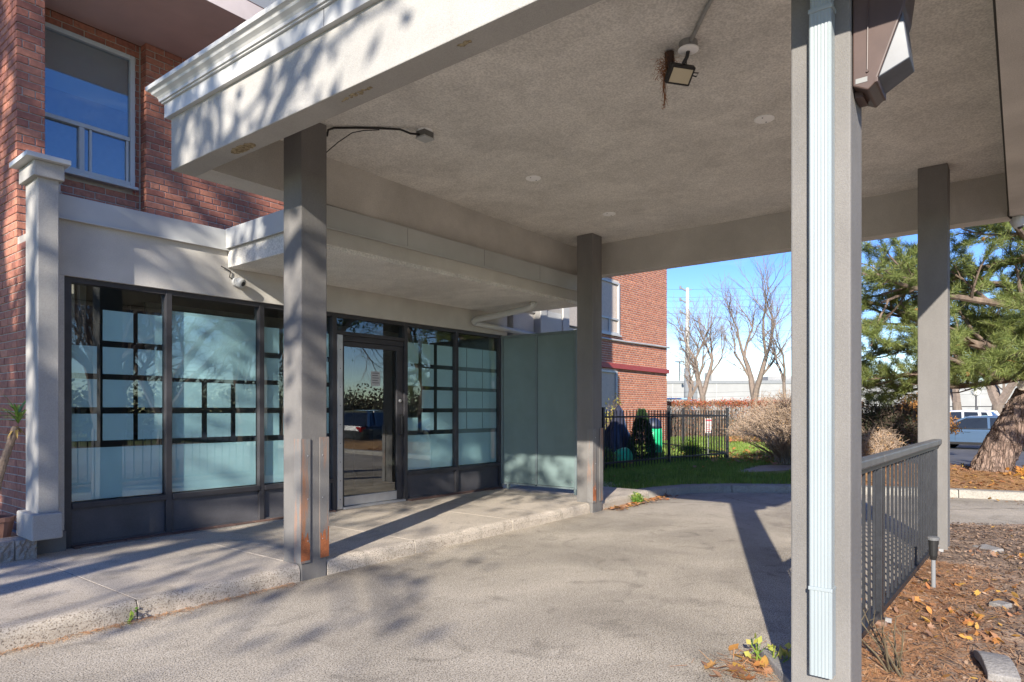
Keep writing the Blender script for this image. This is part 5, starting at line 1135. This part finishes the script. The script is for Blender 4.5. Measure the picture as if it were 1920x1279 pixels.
# ================================================================== THINGS IN THE NEAR BED
sl_ = thing('bed_light', 'thin black topped garden stake light leaning by the railing', 'garden light', (5.55, .50, .02))
MB().tube([(0, 0, -.05), (-.012, .0, .22)], .014, 10).build('stake', mat('grey_plastic', (.22, .225, .23), .5, .08), sl_, False)
MB().lathe((-.012, 0, .22), [(.018, 0), (.026, .03), (.031, .14), (.031, .145)], 16, (-.05, 0, 1)).build('head', M_black, sl_, False); MB().lathe((-.019, 0, .362), [(.040, 0), (.040, .014), (.034, .02), (.012, .022)], 16, (-.05, 0, 1)).build('cap', mat('cap_grey', (.14, .14, .14), .5), sl_, False)
def paver(loc, rz, sx, sy, sz, lab, curve=0.0, tilt=0.0):
    o = thing('paver', lab, 'paver', loc, rz); mb = MB(); n = 7; vs = []
    for i in range(n + 1):
        a = (i / n - .5); x = a * sx; z = -curve * (a * 2) ** 2
        for (y, zz) in ((-sy / 2, 0), (sy / 2, 0), (sy / 2, sz), (-sy / 2, sz)): vs.append((x, y + (.012 if abs(a) > .49 else 0) * 0, z + zz + tilt * y))
    fs = [(i * 4 + j, i * 4 + (j + 1) % 4, i * 4 + 4 + (j + 1) % 4, i * 4 + 4 + j) for i in range(n) for j in range(4)] + [(0, 1, 2, 3), tuple(n * 4 + j for j in (3, 2, 1, 0))]
    mb.add(vs, fs); mb.build('block', mat('paver_grey', (.25, .235, .22), .95, .2, 16, bump=.6, bscale=70, fine=.15), o, False, bevel=.006)
paver(G(1868, 1252, .03), R(12), .34, .13, .05, 'curved grey paver lying in the soil at the lower right corner', .03, .05)
paver(G(1876, 1150, .0), R(-30), .10, .085, .07, 'squarish grey paver offcut among the leaves')
paver(G(1852, 1036, .0), R(40), .22, .13, .05, 'flat tan paver half buried in the dark mulch', 0, -.1)
paver(G(1848, 1052, -.01), R(-10), .20, .14, .035, 'thin slab piece in front of the flat tan paver')
# concrete corner at the foot of the near column
paver(Vector((3.42, .90, -.01)), R(35), .42, .17, .06, 'pale concrete kerb piece at the foot of the nearest column')
bb = thing('ground_spotlight', 'black box spotlight on the bed behind the railing', 'spotlight', G(1680, 832, .2))
MB().obox((0, 0, .22), (.10, -.04, 0), (.04, .12, .03), (-.02, -.02, .13)).build('housing', M_black, bb, False, bevel=.01); MB().obox((-.11, .03, .24), (.005, 0, 0), (.04, .10, .03), (-.01, -.02, .10)).build('lens', M_window, bb, False); MB().box(-.02, .02, -.02, .02, 0, .12).build('bracket', M_black, bb, False)
bl_ = thing('blue_lid', 'small pale blue plastic lid lying beside the black spotlight', 'lid', G(1702, 834, .2)); MB().lathe((0, 0, 0), [(.17, 0), (.18, .03), (.15, .08), (.05, .10)], 18).build('shell', mat('blue_plastic', (.20, .32, .55), .3, .05), bl_, False, smooth=True)
def stems(name, label, base, n, H, seed, m, leaf=None, ls=.05):
    rg = random.Random(seed); t = thing(name, label, 'plant', base); mb = MB(); lf = MB()
    for i in range(n):
        a = rg.uniform(0, 6.28); d = Vector((math.cos(a) * .45, math.sin(a) * .45, 1)).normalized(); p = Vector((rg.gauss(0, .03), rg.gauss(0, .03), -.02)); pts = [p]
        for k in range(6): d = (d + rng_unit(rg) * .16).normalized(); pts.append(pts[-1] + d * H * rg.uniform(.7, 1.1) / 6)
        mb.tube(pts, [.006, .0055, .005, .0045, .004, .003, .002], 5, False)
        for q in pts[2:]:
            s = q + rng_unit(rg) * .05 + Vector((0, 0, .03)); mb.tube([q, s], [.003, .0015], 3, False)
            if leaf: leaf_quads(lf, [s], rg, 1, ls, .01)
    mb.build('stem', m, t, False, fix=False)
    if leaf: lf.build('leaves', leaf, t, False, fix=False, kind='stuff')
stems('rose_stems', 'bare thorny stems of a cut back rose beside the railing foot', G(1682, 1262, .03), 8, .34, 3, mat('rose_stem', (.11, .085, .05), .8, .3, 20))
stems('weed', 'small yellow leaved weed at the foot of the nearest column', (3.44, 1.04, 0), 4, .15, 5, M_leaf_green, ramp_mat('weed_leaf', [(.45, .42, .08), (.35, .40, .08), (.50, .40, .10)], .6, trans=.3), .055)
stems('weed', 'green weed at the kerb joint below the walk', G(232, 1166, 0), 6, .07, 6, M_leaf_green, M_leaf_green, .035); stems('weed', 'green weed under the split faced stone block', G(45, 1042, .13) + Vector((0, -.03, 0)), 8, .09, 7, M_leaf_green, M_leaf_green, .04)
stems('weed', 'weeds in the kerb corner beyond the far column', (8.35, 4.24, 0), 26, .12, 8, M_leaf_green, M_leaf_green, .04)

# ================================================================== LOOSE GROUND COVER
def scatter(name, n, samp, hf, s, m, seed, flat=.35, long=1.0, lift=.006):
    rg = random.Random(seed); mb = MB()
    for i in range(n):
        p = samp(rg)
        if p is None: continue
        x, y = p; a = rg.uniform(0, 6.28); k = s * rg.uniform(.55, 1.3); c = Vector((x, y, hf(x, y) + lift)); e1 = Vector((math.cos(a), math.sin(a), rg.uniform(-flat, flat))) * k * long; e2 = Vector((-math.sin(a), math.cos(a), rg.uniform(-flat, flat))) * k
        up = Vector((0, 0, abs(e1.z) + abs(e2.z) * .6 + rg.random() * flat * k * .5)); c = c + up * .5
        if long > 2: mb.quad(c - e1 * .5 - e2 * .5, c + e1 * .5 - e2 * .4, c + e1 * .5 + e2 * .4, c - e1 * .5 + e2 * .5)
        else:
            nm_ = e1.cross(e2).normalized() * k; cu = rg.uniform(-.1, .45); ls_ = rg.random() < .5
            if ls_: pts = [(-.6, 0), (-.25, -.34), (-.18, -.62), (.05, -.30), (.40, -.44), (.28, -.16), (.68, 0), (.28, .16), (.40, .44), (.05, .30), (-.18, .62), (-.25, .34)]
            else: pts = [(-.6, 0), (-.3, -.26), (.1, -.34), (.45, -.18), (.72, 0), (.42, .2), (.1, .33), (-.3, .25)]
            vs_ = [c + e1 * (a_ + rg.uniform(-.06, .06)) + e2 * (b_ + rg.uniform(-.06, .06)) + nm_ * cu * (a_ * a_ * .6 + b_ * b_) for a_, b_ in pts]
            mb.add(vs_ + [c], [(j, (j + 1) % len(pts), len(pts)) for j in range(len(pts))])
    o = mb.build(name, m, fix=False); o['kind'] = 'stuff'; return o
M_chip = ramp_mat('mulch_chip', [(.16, .10, .065), (.10, .065, .045), (.26, .17, .11), (.36, .24, .16), (.07, .05, .04)], .9)
M_needle_dry = ramp_mat('dry_needle', [(.50, .26, .12), (.42, .19, .08), (.58, .34, .17), (.36, .17, .08)], .8)
def in_bed(rg): return (rg.uniform(2.9, 9.1), .72 - rg.random() ** 1.3 * 2.2)
def in_bed_far(rg):
    x, y = in_bed(rg)
    return (x, y) if rg.random() < .25 + .75 * max(0, min(1, (.35 - y) / .5 + (x - 5.5) * .3)) else None
def in_bed_near(rg): return (rg.uniform(2.9, 6.5), .70 - abs(rg.gauss(0, .28)))
scatter('mulch', 11000, in_bed_far, h_bed, .022, M_chip, 1, .5, 1.0); scatter('mulch', 6000, in_bed, h_bed, .008, M_chip, 2, .25, 6.0)
scatter('pine_straw', 9000, in_bed_near, h_bed, .0035, M_needle_dry, 3, .12, 24.0)
def clump(cs, sd):
    def f(rg): c = rg.choice(cs); return (c[0] + rg.gauss(0, sd), c[1] + rg.gauss(0, sd))
    return f
lc = [G(1850, 1190), G(1760, 1110), G(1900, 1140), G(1700, 1150), G(1880, 1050), G(1800, 1180), G(1870, 1210)]
scatter('fallen_leaves', 230, clump([(p.x, p.y) for p in lc], .17), h_bed, .036, M_leaf, 4, .9); scatter('fallen_leaves', 260, in_bed, h_bed, .030, M_leaf, 5, .5)
scatter('fallen_leaves', 70, clump([(3.3, 1.13), (3.38, 1.03), (3.55, .98)], .08), lambda x, y: 0.0, .055, M_leaf, 6, .5); scatter('pine_straw', 220, clump([(3.35, 1.1), (3.5, 1.0)], .10), lambda x, y: .0, .004, M_needle_dry, 61, .3, 22.0)
def isl(rg):
    x = rg.uniform(11.3, 17.4); y = rg.uniform(-3.5, 2.6)
    return (x, y) if x > kerb_x(y) - .02 and y < 2.3 + (x - 11.2) * .14 else None
scatter('pine_straw', 16000, isl, h_isl, .008, M_needle_dry, 7, .2, 14.0); scatter('fallen_leaves', 1500, isl, h_isl, .07, M_leaf, 8, .5)
scatter('fallen_leaves', 160, clump([(14.2, -.2), (14.5, -.5), (13.9, -.35)], .22), h_isl, .09, M_orange, 9, 1.2)
def flat_h(z): return lambda x, y: z
scatter('fallen_leaves', 260, lambda rg: (rg.uniform(9, 24), rg.uniform(4.7, 9.5)), flat_h(.13), .075, M_leaf, 10, .6)
scatter('fallen_leaves', 750, clump([(16.0, 4.6), (15.3, 5.0), (17, 4.4), (18.5, 5.6), (16.6, 5.2)], .55), flat_h(.12), .075, M_leaf, 11, .6)
scatter('fallen_leaves', 2200, lambda rg: (lambda q: (q.x, q.y))(AT(rg.uniform(1360, 1500), rg.uniform(24, 29))), flat_h(.12), .09, M_leaf, 12, .6)
def kerbline(x0, x1): return lambda rg: (rg.uniform(x0, x1), 4.325 - abs(rg.gauss(0, .035)))
scatter('fallen_leaves', 170, lambda rg: (rg.uniform(7.55, 9.3), 4.27 - abs(rg.gauss(0, .10))), flat_h(0), .05, M_leaf, 13, .5); scatter('pine_straw', 700, kerbline(.6, 2.9), flat_h(0), .003, M_needle_dry, 14, .2, 14.0); scatter('pine_straw', 350, kerbline(7.5, 9.2), flat_h(0), .004, M_needle_dry, 15, .2, 14.0)
scatter('fallen_leaves', 30, lambda rg: (12.3 - rg.uniform(.3, 1.0), rg.uniform(-1, 1.2)), flat_h(0), .06, M_leaf, 16, .5)
scatter('gravel', 900, lambda rg: (rg.uniform(.9, 9), rg.choice((4.30, 4.30, .66)) - abs(rg.gauss(0, .10))), flat_h(0), .007, M_chip, 17, .4)
# grass blades: dense near the drive, thinner farther off
def inside_lawn(x, y):
    n = len(LAWN); c = False
    for i in range(n):
        (x1, y1), (x2, y2) = LAWN[i], LAWN[i - 1]
        if (y1 > y) != (y2 > y) and x < (x2 - x1) * (y - y1) / (y2 - y1) + x1: c = not c
    return c
def blades(n, samp, hmin, hmax, wd, seed):
    rg = random.Random(seed); mb = MB()
    for i in range(n):
        x, y = samp(rg)
        if not inside_lawn(x, y) or (12.6 < x < 15.2 and 3.2 < y < 4.7 and abs((y - 3.2) - (x - 13.2) * .05 - .75) < .42): continue
        a = rg.uniform(0, 6.28); h = rg.uniform(hmin, hmax) * (.75 + .5 * (mnoise.noise(Vector((x * 1.7, y * 1.7, 0))) + .5)); l = Vector((math.cos(a), math.sin(a), 0)); p = Vector((x, y, .10)); s = Vector((-l.y, l.x, 0)) * wd
        b = l * h * rg.uniform(.1, .5); mb.add([p - s, p + s, p + b * .5 + s * .7 + Vector((0, 0, h * .6)), p + b * .5 - s * .7 + Vector((0, 0, h * .6)), p + b + Vector((0, 0, h))], [(0, 1, 2, 3), (3, 2, 4)])
    o = mb.build('grass', M_grass, fix=False); o['kind'] = 'stuff'
blades(48000, lambda rg: (rg.uniform(8.9, 15.5), rg.uniform(2.3, 7.6)), .05, .10, .004, 1)
blades(26000, lambda rg: (lambda q: (q.x, q.y))(AT(rg.uniform(1130, 1520), rg.uniform(14, 30))), .05, .10, .008, 2)
